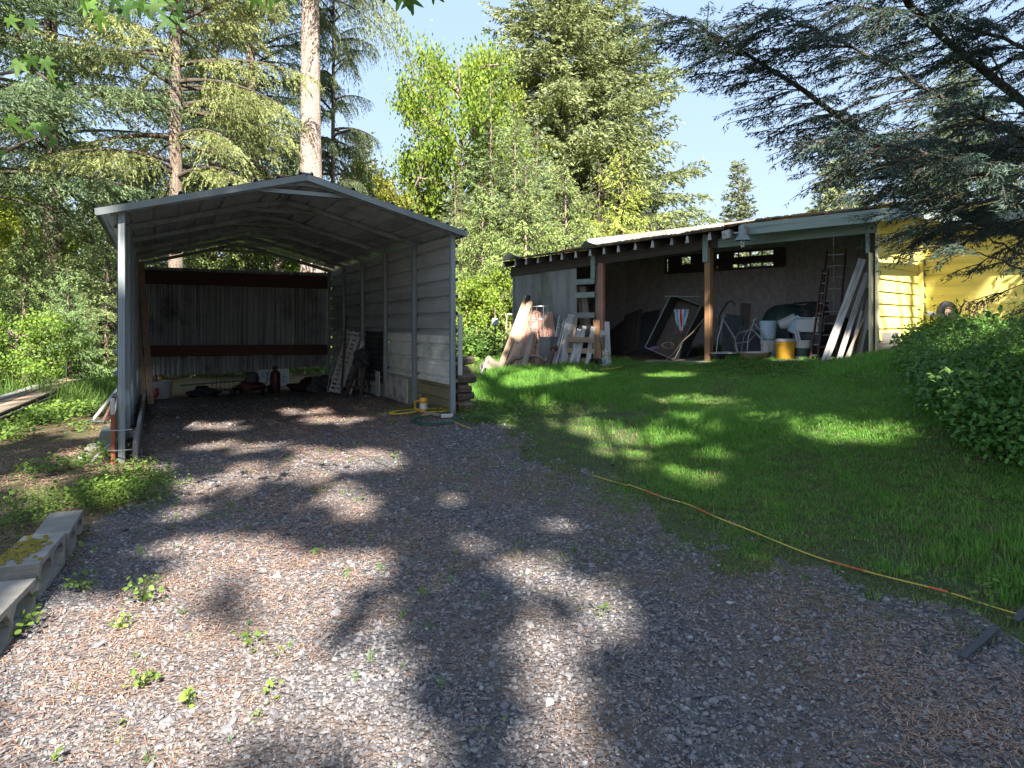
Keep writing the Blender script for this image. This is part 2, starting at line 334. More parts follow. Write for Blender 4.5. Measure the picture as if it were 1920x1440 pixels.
# unit board: slightly worn box (chamfered), shared by every board of a material
_ub = {}
def unit_board(mat):
    if mat not in _ub:
        rr = random.Random(len(_ub)); b = MB(); vs = []
        sect = [(-.5,-.38),(-.44,-.5),(.44,-.5),(.5,-.38),(.5,.38),(.44,.5),(-.44,.5),(-.5,.38)]
        for i, x in enumerate((-.5, -.17, .17, .5)):
            for y, z in sect: vs.append((x + (rr.uniform(-.004, .004) if i in (0, 3) else 0), y + rr.uniform(-.02, .02), z))
        fs = [tuple(reversed(range(8))), tuple(24 + k for k in range(8))]
        for i in range(3):
            for k in range(8): fs.append((i*8+k, i*8+(k+1) % 8, i*8+8+(k+1) % 8, i*8+8+k))
        me = bpy.data.meshes.new('board_' + mat); me.from_pydata(vs, [], fs); me.materials.append(M[mat]); _ub[mat] = me
    return _ub[mat]
def board(name, p0, p1, wd, th, mat, parent=None, up=(0, 0, 1), roll=0):
    p0, p1 = Vector(p0), Vector(p1); X = p1 - p0; L = X.length; X = X / L
    Y = Vector(up).cross(X)
    if Y.length < 1e-3: Y = Vector((0, 1, 0)).cross(X)
    Y.normalize(); Z = X.cross(Y)
    if roll: q = Matrix.Rotation(roll, 3, X); Y = q @ Y; Z = q @ Z
    mw = Matrix.Translation((p0 + p1) / 2) @ Matrix((X, Y, Z)).transposed().to_4x4() @ Matrix.Diagonal((L, wd, th, 1))
    return link(bpy.data.objects.new(name, unit_board(mat)), parent, mw)
# ------------------------------------------------------------------ zones
DRIVE_PX = [(-10,1240),(60,1180),(150,1060),(175,985),(260,905),(300,885),(228,868)]
DP = [(-3.2,-3.5)] + [(-3.4, 1.2)] + [tuple(G(x, y)[:2]) for x, y in DRIVE_PX]
aa = Vector((-.460, .888)).normalized(); bb = Vector((aa.y, -aa.x))
PL = Vector((-3.965, 6.95)); PR = PL + bb * 3.62
DP += [tuple(PL - bb * .05 + aa * k) for k in (.3, 2, 7.1)] + [tuple(PR + bb * .05 + aa * k) for k in (7.1, 3, .3)]
DP += [tuple(G(x, y)[:2]) for x, y in [(880,800),(930,830),(990,872),(1060,893),(1130,912),(1200,945),(1270,985),(1340,1040),(1440,1085),(1560,1112),(1700,1150),(1800,1190),(1915,1225)]]
DP += [(4.4, 1.2), (4.6, -3.5)]
def in_drive(x, y):
    nx = fnoise(x, y, 1.6) * .12 + .12 * fnoise(x, y, 4.5, 2.); ny = fnoise(x, y, 1.6, 5.) * .12 + .12 * fnoise(x, y, 4.5, 7.)
    return inpoly(np.asarray(x) + nx, np.asarray(y) + ny, DP)
# shed frame
S0 = Vector((.07, 17.5)); se = Vector((5.92, -6.2)).normalized(); sn = Vector((-se.y, se.x))
SL = (Vector((5.99, 11.3)) - S0).length
def SP(u, wd, z): q = S0 + se * u + sn * wd; return V(q.x, q.y, z)
def SX(px, py, wd=0):
    k = (px - CX) / F; o = S0 + sn * wd
    # (k*Y, Y) = o + se*u
    Y = (o.x - o.y * se.x / se.y) / (k - se.x / se.y); u = (Y - o.y) / se.y
    return u, EYE + (CY - py) / F * Y
def SPX(px, py, wd=0): u, z = SX(px, py, wd); return SP(u, wd, z)
def SG(px, wd=0, dz=0):
    u, _ = SX(px, 600, wd); q = SP(u, wd, 0); return V(q.x, q.y, hz(q.x, q.y) + dz)
SHED = [tuple(SP(u, d, 0)[:2]) for u, d in ((-.1, 0), (SL, 0), (SL, 3.1), (-.1, 3.1))]

def in_lawn(x, y):
    x = np.asarray(x, float); y = np.asarray(y, float)
    d = (x - PR.x) * bb.x + (y - PR.y) * bb.y   # right of carport wall line
    nx = fnoise(x, y, 1.2, 9.) * .2
    px, py = pix(x, y, H(x, y))
    right = (d + nx * .2 > .1) | (y < 8.6)
    bank = inpoly(px, py, BANK) & (y > 4)
    return right & ~in_drive(x, y) & ~inpoly(x, y, SHED) & ~bank & (x > -3.5 + 0 * x) & (x > .05 * y - 1.6) & (y < 24)
BANK = [(1700,672),(1745,652),(1800,636),(1920,612),(2400,580),(2400,1010),(1935,885),(1870,850),(1810,805),(1780,760),(1735,705)]
# ------------------------------------------------------------------ terrain
def axis(segs):
    out = []
    for a, b, st in segs: out += list(np.arange(a, b, st))
    return np.array(out + [segs[-1][1]])
gx = axis([(-600,-60,60),(-60,-14,4),(-14,-7,.5),(-7,8,.07),(8,16,.4),(16,60,4),(60,600,60)])
gy = axis([(-600,-60,60),(-60,-6,4),(-6,1.8,.4),(1.8,13,.07),(13,22,.15),(22,60,2),(60,700,60)])
X_, Y_ = np.meshgrid(gx, gy, indexing='ij')
Z_ = H(X_, Y_)
edge = np.clip((np.hypot(X_, Y_) - 80) / 300, 0, 1); Z_ = Z_ * (1 - edge)
nv = len(gx) * len(gy); idx = np.arange(nv).reshape(len(gx), len(gy))
F_ = np.stack([idx[:-1, :-1], idx[1:, :-1], idx[1:, 1:], idx[:-1, 1:]], -1).reshape(-1, 4)
VV = np.stack([X_, Y_, Z_], -1).reshape(-1, 3)
fc = VV[F_].mean(1)
drive = (in_drive(fc[:, 0], fc[:, 1]) | (in_drive(fc[:, 0] - .18, fc[:, 1] - .12) & in_lawn(fc[:, 0], fc[:, 1]) & (fc[:, 0] > .6))) & (fc[:, 1] > -3.6)
lawn = in_lawn(fc[:, 0], fc[:, 1]) & (fc[:, 1] > -3.6) & (fc[:, 0] < 14)
for nm, sel, mt in (('driveway', drive, 'gravel'), ('lawn', lawn & ~drive, 'lawnsoil'), ('ground', ~drive & ~lawn, 'forest')):
    f = F_[sel]; u, inv = np.unique(f, return_inverse=True)
    me = npmesh(nm, VV[u], inv.reshape(f.shape), M[mt], smooth=True)
    tag(link(bpy.data.objects.new(nm, me)), kind='structure')
# ------------------------------------------------------------------ geometry-node scatter for stuff
def sheetmesh(name, tris, mat, quads=False):
    v = np.array(tris, float); k = v.shape[1]
    return npmesh(name, v.reshape(-1, 3), np.arange(len(v) * k).reshape(-1, k), M[mat])
def scatter(name, temps, pos, rot, scl, idx=None, label=None, cat=None, kind='stuff'):
    col = bpy.data.collections.new(name + '_pieces')
    for i, t in enumerate(temps): col.objects.link(bpy.data.objects.new('%s_piece_%02d' % (name, i), t))
    n = len(pos); me = bpy.data.meshes.new(name); me.vertices.add(n); me.vertices.foreach_set('co', np.asarray(pos, np.float32).ravel())
    if idx is None: idx = rng.integers(0, len(temps), n)
    a = me.attributes.new('rot', 'FLOAT_VECTOR', 'POINT'); a.data.foreach_set('vector', np.asarray(rot, np.float32).ravel())
    scl = np.asarray(scl, np.float32)
    if scl.ndim == 1: scl = np.repeat(scl[:, None], 3, 1)
    a = me.attributes.new('scl', 'FLOAT_VECTOR', 'POINT'); a.data.foreach_set('vector', scl.ravel())
    a = me.attributes.new('pick', 'INT', 'POINT'); a.data.foreach_set('value', np.asarray(idx, np.int32))
    o = bpy.data.objects.new(name, me); link(o)
    g = bpy.data.node_groups.new(name + '_nodes', 'GeometryNodeTree')
    g.interface.new_socket('Geometry', in_out='INPUT', socket_type='NodeSocketGeometry')
    g.interface.new_socket('Geometry', in_out='OUTPUT', socket_type='NodeSocketGeometry')
    gi = g.nodes.new('NodeGroupInput'); go = g.nodes.new('NodeGroupOutput')
    ip = g.nodes.new('GeometryNodeInstanceOnPoints'); ci = g.nodes.new('GeometryNodeCollectionInfo')
    ci.inputs[0].default_value = col; ci.inputs['Separate Children'].default_value = True; ci.inputs['Reset Children'].default_value = True
    ip.inputs['Pick Instance'].default_value = True
    def na(nm, ty):
        q = g.nodes.new('GeometryNodeInputNamedAttribute'); q.data_type = ty; q.inputs[0].default_value = nm; return q.outputs[0]
    L = g.links; e2r = g.nodes.new('FunctionNodeEulerToRotation')
    L.new(gi.outputs[0], ip.inputs['Points']); L.new(ci.outputs[0], ip.inputs['Instance']); L.new(na('pick', 'INT'), ip.inputs['Instance Index'])
    L.new(na('rot', 'FLOAT_VECTOR'), e2r.inputs[0]); L.new(e2r.outputs[0], ip.inputs['Rotation']); L.new(na('scl', 'FLOAT_VECTOR'), ip.inputs['Scale'])
    L.new(ip.outputs[0], go.inputs[0])
    md = o.modifiers.new('scatter', 'NODES'); md.node_group = g
    return tag(o, label, cat, kind=kind)
def sample(n, x0, x1, y0, y1, dens=None):
    """uniform points thinned by dens(y) in 0..1"""
    x = rng.uniform(x0, x1, n); y = rng.uniform(y0, y1, n)
    k = np.abs(x) < y * .85 + 2.0
    if dens is not None: k &= rng.random(n) < dens(x, y)
    return x[k], y[k]
def rotz(n, tilt=0):
    return np.stack([rng.normal(0, tilt, n) if tilt else np.zeros(n), rng.normal(0, tilt, n) if tilt else np.zeros(n), rng.uniform(0, 6.28, n)], 1)
# gravel stones
def stone_t(i):
    r = np.random.default_rng(100 + i); b = bpy.data.meshes.new('st')
    import bmesh
    bm = bmesh.new(); bmesh.ops.create_icosphere(bm, subdivisions=1, radius=1)
    s = r.uniform(.6, 1.1, 3) * (1, 1, .5)
    for v in bm.verts: v.co = Vector((v.co.x * s[0], v.co.y * s[1], v.co.z * s[2])) * r.uniform(.75, 1.2)
    bmesh.ops.convex_hull(bm, input=bm.verts); bm.to_mesh(b); bm.free(); b.materials.append(M['stones']); return b
x, y = sample(820000, -9, 7, 1.9, 12, lambda x, y: np.minimum(1, (2.6 / y) ** 2.0))
k = in_drive(x, y) | in_drive(x - .16, y - .1) | (in_drive(x - .5, y - .3) & (rng.random(len(x)) < .12)); x, y = x[k], y[k]
sc_ = np.exp(rng.normal(-5.28, .46, len(x))) * (1 + .09 * (y - 2))
scatter('gravel', [stone_t(i) for i in range(8)], np.stack([x, y, H(x, y) + sc_ * .25], 1), rotz(len(x), .5), sc_, label='dark grey crushed gravel with brown needles covering the driveway', cat='gravel')
# needle litter
def litter_t(i):
    r = np.random.default_rng(i); T = []
    for _ in range(14):
        c = r.normal(0, .06, 2); a = r.uniform(0, 6.28); l = r.uniform(.008, .024); wd = r.uniform(.0008, .0015); z = r.uniform(.004, .014)
        d = np.array([math.cos(a), math.sin(a), r.normal(0, .15)]); n = np.array([-d[1], d[0], 0]) * wd
        p0 = np.array([c[0], c[1], z]) - d * l; p1 = p0 + d * l + n * r.normal(0, 3); p2 = p1 + (d + n * r.normal(0, 80)) * l
        T += [(p0 - n, p0 + n, p1 + n, p1 - n), (p1 - n, p1 + n, p2 + n, p2 - n)]
    return sheetmesh('litter', T, 'litter')
x, y = sample(60000, -7, 7, 1.9, 11, lambda x, y: np.minimum(1, (3. / y) ** 1.4) * np.clip(.22 + .75 * fnoise(x * .8, y * .45, 1.2, 3.) + .10 * (x < 0) - .12 * (x > .6), .03, 1))
k = ~in_lawn(x, y); x, y = x[k], y[k]
scatter('needle_litter', [litter_t(i) for i in range(6)], np.stack([x, y, H(x, y)], 1), rotz(len(x)), np.clip(.8 + .1 * y, 1, 1.8) * np.ones(len(x)), label='orange brown fir needles scattered over the gravel', cat='needles')
# grass
def tuft_t(i, n=22, h=.09, sp=.05, mat='grass', wd=.0022, lean=.45):
    r = np.random.default_rng(i); T = []
    for _ in range(n):
        b = np.array([*r.normal(0, sp, 2), -.01]); a = r.uniform(0, 6.28); hh = h * r.uniform(.45, 1.2); d = np.array([math.cos(a), math.sin(a), 0])
        s = np.array([-d[1], d[0], 0]) * wd * r.uniform(.7, 1.4); le = lean * r.uniform(.2, 1.3)
        m = b + np.array([0, 0, hh * .6]) + d * hh * .25 * le; t = b + np.array([0, 0, hh]) + d * hh * le
        T += [(b - s, b + s, m + s * .8, m - s * .8), (m - s * .8, m + s * .8, t + s * .1, t - s * .1)]
    return sheetmesh('tuft', T, mat)
gt = [tuft_t(i, 24, .075) for i in range(4)] + [tuft_t(9 + i, 16, .07, .05, 'grassdry') for i in range(2)] + [tuft_t(20 + i, 26, .12, .035, 'grass', .003, .6) for i in range(2)]
x, y = sample(210000, -3.2, 9.5, 3, 20.5, lambda x, y: np.minimum(1, (6.5 / y) ** 1.5))
k = in_lawn(x, y) | (in_lawn(x + .2, y + .12) & (rng.random(len(x)) < .35)) | (in_lawn(x + .45, y + .27) & (rng.random(len(x)) < .16)) | (in_lawn(x + .9, y + .5) & (rng.random(len(x)) < .05)); x, y = x[k], y[k]
fn = fnoise(x, y, 1.0, 2.); wear = fnoise(x, y, .7, 7.)
def nearedge(x, y): return ~in_lawn(x - .4, y - .3)
ne = nearedge(x, y)
keep = rng.random(len(x)) < np.clip(1.1 - 1.1 * np.maximum(wear - .15, 0) - .35 * ne, .12, 1); x, y, fn, ne, wear = x[keep], y[keep], fn[keep], ne[keep], wear[keep]
ix = rng.integers(0, 4, len(x)); dry = rng.random(len(x)) < (.14 + .3 * ne + .45 * np.clip(wear * 2, 0, 1)); ix[dry] = 4 + rng.integers(0, 2, dry.sum())
tall = (rng.random(len(x)) < .12 * np.clip(1 + 2 * fn, 0, 3)) & ~ne; ix[tall] = 6 + rng.integers(0, 2, tall.sum())
sc_ = np.clip(.62 + .5 * fn, .4, 1.25) * np.clip(.8 + .05 * y, 1, 1.7) * np.where(ne, .8, 1)
scatter('lawn_grass', gt, np.stack([x, y, H(x, y)], 1), rotz(len(x), .1), np.stack([np.clip(sc_, .9, 9), np.clip(sc_, .9, 9), sc_], 1), ix, label='green uneven lawn grass sloping up to the shed', cat='grass')
def sprig_late(): pass
# leafy sprigs for ground cover and bank
def sprig_t(i, mat, n=14, L=.035, h=.16, sp=.07, aspect=.5, flower=False):
    r = np.random.default_rng(i + 50); vs = []; fs = []; T = []
    for _ in range(n):
        c = np.array([*r.normal(0, sp, 2), r.uniform(.2, 1) * h]); a = r.uniform(0, 6.28); el = r.normal(.15, .4)
        d = np.array([math.cos(a) * math.cos(el), math.sin(a) * math.cos(el), math.sin(el)]); s = np.cross(d, [0, 0, 1]); s /= np.linalg.norm(s); s = s + np.array([0, 0, r.normal(0, .35)])
        l = L * r.uniform(.6, 1.3); wv = s * l * aspect
        mid = c + d * l * .5; q = np.array([0, 0, -l * .12])
        T += [(c, mid + wv, c + d * l + q, mid + q * .0 + d * 0 - np.cross(d, s) * l * .08), (c, mid - np.cross(d, s) * l * .08, c + d * l + q, mid - wv)]
    for _ in range(4):
        b = np.array([*r.normal(0, sp * .6, 2), -.02]); t = b + np.array([*r.normal(0, .03, 2), h * r.uniform(.6, 1.)]); s = np.array([.0012, .0006, 0])
        T += [(b - s, b + s, t + s, t - s)]
    return sheetmesh('sprig', T, mat)
cov = [sprig_t(i, 'cover', 16, .035, .10, .08, .45) for i in range(3)] + [sprig_t(i + 5, 'weed', 16, .036, .12, .06, .5) for i in range(2)]
x, y = sample(60000, -16, -2.3, 4.0, 17, lambda x, y: np.clip(.6 + .55 * fnoise(x, y, .8, 1.), 0, 1))
d = (x - PL.x) * bb.x + (y - PL.y) * bb.y; al = (x - PL.x) * aa.x + (y - PL.y) * aa.y
px, py = pix(x, y, H(x, y))
k = ~in_drive(x, y) & ((d < -.12)) & (fnoise(x, y, 1.3, 4.) > np.where(py > 830, .22, -.25)); x, y = x[k], y[k]
_a = G(-160, 850); _b = G(118, 738); _d = (_b - _a).xy.normalized(); k = (np.abs((x - _a.x) * _d.y - (y - _a.y) * _d.x) > .55) | ((x - _a.x) * _d.x + (y - _a.y) * _d.y > (_b - _a).xy.length + .3); x, y = x[k], y[k]
sc_ = rng.uniform(.6, 1.4, len(x)) * np.clip(.6 + .08 * y, .8, 2)
scatter('ground_cover', cov, np.stack([x, y, H(x, y)], 1), rotz(len(x), .15), sc_, label='low green ground cover left of the carport', cat='ground cover')
# far undergrowth between carport and shed, behind shed and left
x = np.concatenate([rng.uniform(-20, 22, 9000)]); y = np.concatenate([rng.uniform(17, 34, 9000)])
k = ~inpoly(x, y, [tuple(SP(a, b, 0)[:2]) for a, b in ((-.3,-1.5),(12,-1.5),(12,4),(-.3,4))]) & ~in_lawn(x, y); x, y = x[k], y[k]
scatter('undergrowth', [sprig_t(i + 30, 'cover', 30, .09, .55, .22, .4) for i in range(3)], np.stack([x, y, H(x, y)], 1), rotz(len(x), .15), rng.uniform(.7, 1.8, len(x)), label='bright mixed undergrowth at the edge of the woods', cat='undergrowth')
x, y = sample(30000, -3, 9, 3.4, 14, lambda x, y: np.clip(-.1 + 1.2 * fnoise(x, y, 1.1, 12.), 0, 1)); k = in_lawn(x, y); x, y = x[k], y[k]
scatter('clover', [sprig_t(i + 120, 'cover', 12, .016, .06, .06, .9) for i in range(3)], np.stack([x, y, H(x, y)], 1), rotz(len(x), .1), rng.uniform(.8, 1.5, len(x)), label='patches of clover in the lawn', cat='clover')
# periwinkle bank
vt = [sprig_t(i + 11, 'vinca', 22, .042, .17, .09, .32) for i in range(5)]
x, y = sample(90000, 3, 12, 4.2, 12.3); z = H(x, y); px, py = pix(x, y, z)
k = (inpoly(px + 12 * fnoise(x, y, 2.), py + 12 * fnoise(x, y, 2., 3.), BANK)) & ~((se.y * (x - S0.x) - se.x * (y - S0.y) < .0) & (x * se.x + y * se.y > 99))
dep = (x - S0.x) * sn.x + (y - S0.y) * sn.y; uu = (x - S0.x) * se.x + (y - S0.y) * se.y
k &= ~((uu > SL - .3) & (dep > 1.1)) ; k &= ~((uu < SL + .3) & (dep > -.3))
x, y, z = x[k], y[k], z[k]
hb = np.clip(.10 + .14 * fnoise(x, y, 1.4, 6.), .0, .26)
lay = rng.random(len(x)) ** .6
ixv = rng.integers(0, 5, len(x)); sh_ = rng.random(len(x)) < .035; ixv[sh_] = rng.integers(5, 8, sh_.sum()); lay[sh_] = 1; br = rng.random(len(x)) < np.clip(.06 + .35 * fnoise(x, y, 1.1, 2.), .02, .4); ixv[br & ~sh_] = rng.integers(8, 10, (br & ~sh_).sum())
vt += [sprig_t(i + 90, 'cover', 12, .045, .42, .06, .28) for i in range(3)] + [sprig_t(i + 95, 'cover', 16, .045, .18, .09, .32) for i in range(2)]
scatter('periwinkle_bank', vt, np.stack([x, y, z + hb * lay - .05], 1), rotz(len(x), .5), rng.uniform(.7, 1.6, len(x)), ixv, label='dark leafy periwinkle covering the bank by the yellow house', cat='ground cover')
fx = rng.choice(len(x), 60); fl = MB()
for j in fx:
    c = V(x[j], y[j], z[j] + hb[j] + .14)
    for q in range(5):
        a = q * 1.2566; d = V(math.cos(a), math.sin(a), .2); s = d.cross(V(0, 0, 1)) * .011; fl.add([c, c + d * .012 + s, c + d * .022, c + d * .012 - s], [(0, 1, 2, 3)])
tag(fl.build('periwinkle_flowers', 'flower'), 'small violet flowers dotting the leafy bank', 'flowers', kind='stuff')
# ================================================================== CARPORT
def CP(s, v, z): q = PL + aa * s + bb * v; return V(q.x, q.y, z)
def gz(q): return hz(q.x, q.y)
a3, b3 = V(aa.x, aa.y, 0), V(bb.x, bb.y, 0)
def sheet(name, o, across, along, n, prof, L, mat, parent, seg=3, wob=.0):
    b = MB(); o = Vector(o); k = len(prof); rr = random.Random(name + str(o.x))
    for j in range(seg + 1):
        for q, h in prof: b.v.append(tuple(o + across * q + along * (L * j / seg) + n * (h + rr.uniform(-wob, wob))))
    for j in range(seg):
        for i in range(k - 1): b.f.append((j*k+i, j*k+i+1, (j+1)*k+i+1, (j+1)*k+i))
    return b.build(name, mat, parent, smooth=False)
def ribprof(W, pitch=.245, h=.030, first=.03):
    p = [(0, 0)]; c = first
    while c < W - .02:
        p += [(c - .028, 0), (c - .012, h), (c + .012, h), (c + .028, 0)]; c += pitch
        for m in (.33, .66):
            mm = c - pitch + pitch * m
            if mm < W - .02: p += [(mm - .008, 0), (mm, .004), (mm + .008, 0)]
    p = sorted(p + [(W, 0)], key=lambda t: t[0]); return p
cp = thing('carport', CP(3.5, 1.81, .2), 'grey galvanised metal carport with a shallow gabled roof and corrugated walls', 'carport')
BOW = [0, 1.44, 2.86, 4.26, 5.66, 6.98]
def rz(v): return 3.185 - abs(v - 1.81) * .268
for s in BOW:
    for v in (0, 3.62):
        q = CP(s, v, 0); board('post', (q.x, q.y, gz(q) - .05), (q.x, q.y, rz(v) - .03), .062, .062, 'post', cp, up=b3)
    b = MB(); vs_ = [-.1, .9, 1.45, 1.62, 1.81, 2.0, 2.17, 2.7, 3.72]
    def bz(v): return rz(v) - .045 - (.035 if abs(v - 1.81) < .05 else .008 if abs(v - 1.81) < .25 else 0)
    for i in range(len(vs_) - 1): b.bar(CP(s, vs_[i], bz(vs_[i])), CP(s, vs_[i + 1], bz(vs_[i + 1])), .058, .062)
    bow = b.build('roof_bow', 'post', cp)
    MB().bar(CP(s - .002, 1.30, rz(1.30) - .06), CP(s - .002, 2.32, rz(2.32) - .06), .05, .045).build('peak_brace', 'galv', bow)
    for v in ():
        sg = 1 if v < 1 else -1
        MB().bar(CP(s, v + sg * .03, rz(v) - .32), CP(s, v + sg * .30, rz(v + sg * .3) - .07), .035, .035).build('knee_brace', 'galv', bow)
sl_ = math.hypot(1, .268)
for side in (0, 1):
    tot = 2.03 if side == 0 else 1.96
    e0 = 1.81 - tot if side == 0 else 1.81 + tot; sg = 1 if side == 0 else -1
    ac = (b3 * sg + V(0, 0, .268)).normalized(); n = ac.cross(a3) * (1 if side == 0 else -1); n = n if n.z > 0 else -n
    W = tot * sl_; ws = [W * .36, W * .36, W * .28]; q0 = 0
    for j, wd in enumerate(ws):
        for s0, s1 in ((-.13, 3.55), (3.50, 7.1)):
            o = CP(s0, e0, rz(e0) + .002) + ac * q0 + n * (.0 + .003 * j + (.004 if s0 > 0 else 0))
            sheet('roof_panel', o, ac, a3, n, ribprof(wd + .02), s1 - s0, 'roofm', cp, seg=4, wob=.0015)
        q0 += wd
    # trim along the front edge and the eave
    MB().bar(CP(-.13, e0, rz(e0) - .035), CP(-.13, 1.81, rz(1.81) - .035), .012, .07).build('edge_trim', 'galv', cp)
    MB().bar(CP(-.13, e0, rz(e0) - .03), CP(7.1, e0, rz(e0) - .03), .01, .06).build('eave_trim', 'galv', cp)
MB().bar(CP(-.13, 1.81, rz(1.81) + .012), CP(7.12, 1.81, rz(1.81) + .012), .10, .010).build('ridge_cap', 'roofm', cp)
up = V(0, 0, 1)
for v, sg in ((3.62 + .034, 1), (-.034, -1)):
    n = b3 * sg
    for z0, z1, mt in ((1.99, 2.63, 'wallm'), (1.35, 2.0, 'wallm'), (.72, 1.36, 'wallpale')):
        for s0, s1 in ((-.02, 2.9), (2.86, 7.02)) if z0 > 1 else ((-.02, 2.88), (4.2, 7.02)):
            sheet('wall_panel', CP(s0, v, z0) + n * (.004 * (z0 < 1.9) + .004 * (s0 > 1)), up, a3, n, ribprof(z1 - z0, .215, .036, .07), s1 - s0, mt, cp, seg=5, wob=.002)
    sheet('wall_panel', CP(2.86, v, .5) + n * .01, up, a3, n, [(i * .022, .012 * math.sin(i * 1.57)) for i in range(41)], 1.42, 'dark' if sg > 0 else 'wallm', cp)
    g0 = .30 if sg > 0 else .08
    sheet('wall_panel', CP(.02, v, g0) + n * .022, up, a3, n, ribprof(.46, .15, .03, .05), 1.42, 'lowsheet', cp)
    sheet('wall_panel', CP(2.2, v, g0 - .1) + n * .02, up, a3, n, ribprof(.5, .15, .03, .05), 4.8, 'wallm', cp)
# speckled white lower panel in the second bay
MB().box(CP(2.14, 3.56, .52), (a3, b3, up), 1.15, .012, .36).build('patch_panel', 'white', cp)
MB().box(CP(3.02, 3.54, .52), (a3, b3, up), .22, .015, .40).build('patch_panel', 'whitepl', cp)
# back wall
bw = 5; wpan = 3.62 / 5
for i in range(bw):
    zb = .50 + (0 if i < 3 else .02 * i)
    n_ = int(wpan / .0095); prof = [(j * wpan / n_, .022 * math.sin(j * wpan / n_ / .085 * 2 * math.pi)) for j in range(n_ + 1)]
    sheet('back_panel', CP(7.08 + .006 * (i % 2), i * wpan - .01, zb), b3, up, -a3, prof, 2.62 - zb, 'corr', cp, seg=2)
board('crossboard', CP(7.02, .02, 2.42), CP(7.02, 3.6, 2.40), .045, .27, 'redboard', cp)
board('crossboard', CP(7.02, .02, .98), CP(7.02, 3.6, .95), .045, .22, 'redboard', cp)
q0, q1 = CP(-.02, .12, 0), CP(7.0, .12, 0)
board('base_board', (q0.x, q0.y, gz(q0) + .09), (q1.x, q1.y, gz(q1) + .07), .045, .22, 'woodgrey', cp)
board('base_board', CP(.1, 3.60, .33), CP(7.0, 3.60, .17), .05, .09, 'wooddark', cp)
MB().bar(CP(-.06, 3.7, .86), CP(-.06, 3.7, 1.62), .05, .03, up=a3).build('downspout_strip', 'whitepl', cp)
# -------------------------------------------------------------- things in and round the carport
def ladder(name, f0, f1, t0, t1, rungs, rail, mat, label, cat='ladder', group=None, rmat=None, wd=.025):
    t = thing(name, f0, label, cat, group); f0, f1, t0, t1 = map(Vector, (f0, f1, t0, t1))
    ac = (f1 - f0).normalized()
    for a, b in ((f0, t0), (f1, t1)): board('rail', a, b, wd, rail, mat, t, up=(b - a).cross(ac).normalized())
    for i in range(rungs):
        k = (i + .6) / rungs; MB().tube([f0.lerp(t0, k), f1.lerp(t1, k)], .014, 6).build('rung', rmat or mat, t)
    return t
for i, (px, tx, lb) in enumerate(((268, 252, 'yellowed extension ladder upright at the left carport wall, section nearer the wall'), (283, 264, 'yellowed extension ladder upright at the left carport wall, section nearer the back'))):
    f = G(px, 757); tp = P(tx, 492, f.y + .35)
    f.z -= .01; lt = ladder('extension_ladder', f, f + a3 * .4, tp, tp + a3 * .4, 10, .095, 'woodtan', lb, group='two sections of the tall ladder in the carport')
    for k in range(9):
        c = f.lerp(tp, (k + .5) / 9.2) - (f.normalized() * .0); d = V(c.x, c.y, c.z - EYE).normalized()
        MB().lathe([(0, 0), (.012, 0), (.012, .006), (0, .006)], c - V(0, .035, 0), 8, V(0, -1, 0)).build('rivet', 'dark', lt)
def bucket(px, py, r, h, mat, label, band=None, base=None, tilt=None, fillm=None, name='bucket', group=None, lid=False):
    c = base or G(px, py); t = thing(name, c, label, 'bucket', group); ax = Vector(tilt or (0, 0, 1)).normalized()
    MB().lathe([(0, .004), (r * .84, .0), (r * .88, .01), (r * .97, h * .8), (r * 1.03, h * .8), (r * 1.03, h * .84), (r * .985, h * .84), (r, h), (r * 1.03, h), (r * .96, h - .005), (r * .9, h * .3), (0, h * .3 if not fillm else h * .9)], c, 24, ax).build('shell', mat, t)
    if band: MB().lathe([(r * .885 + .003, h * .2), (r * .955 + .003, h * .62)], c, 24, ax).build('label_band', band, t)
    if lid: MB().lathe([(0, h + .02), (r * .9, h + .02), (r * 1.05, h + .01), (r * 1.05, h - .03)], c, 24, ax).build('lid', lid, t)
    a = ax.orthogonal().normalized(); b = ax.cross(a)
    MB().tube([c + ax * (h * .88) + a * math.cos(k) * r * 1.04 + b * math.sin(k) * r * 1.04 * .9 - ax * (.28 * h * math.sin(k)) for k in np.linspace(0, math.pi, 12)], .0025, 5).build('bail_handle', 'steelbar', t)
    return t, c
bk, c = bucket(302, 747, .20, .33, 'whitepl', 'white tub of red and yellow odds and ends beside the ladder')
for k in range(5):
    q = c + V(random.uniform(-.1, .1), random.uniform(-.1, .1), .34)
    o = MB().lathe([(0, 0), (.045, .01), (.05, .05), (.03, .09), (0, .1)], q, 12).build('small_can', ['red', 'yelpl', 'brightred', 'greenpl', 'red'][k]); tag(o, ['dull red can at the back of the white tub', 'small yellow can in the white tub', 'bright red can in the white tub', 'dark green can in the white tub', 'dull red can at the front of the white tub'][k], 'can', 'small cans in the white tub')
o = MB().tube([c + V(.02, -.2, .2), c + V(.06, -.24, .1), c + V(-.03, -.24, .0), c + V(-.12, -.2, .02)], .03, 8).build('red_rag', 'brightred'); tag(o, 'bright red rag hanging at the foot of the white tub', 'rag')
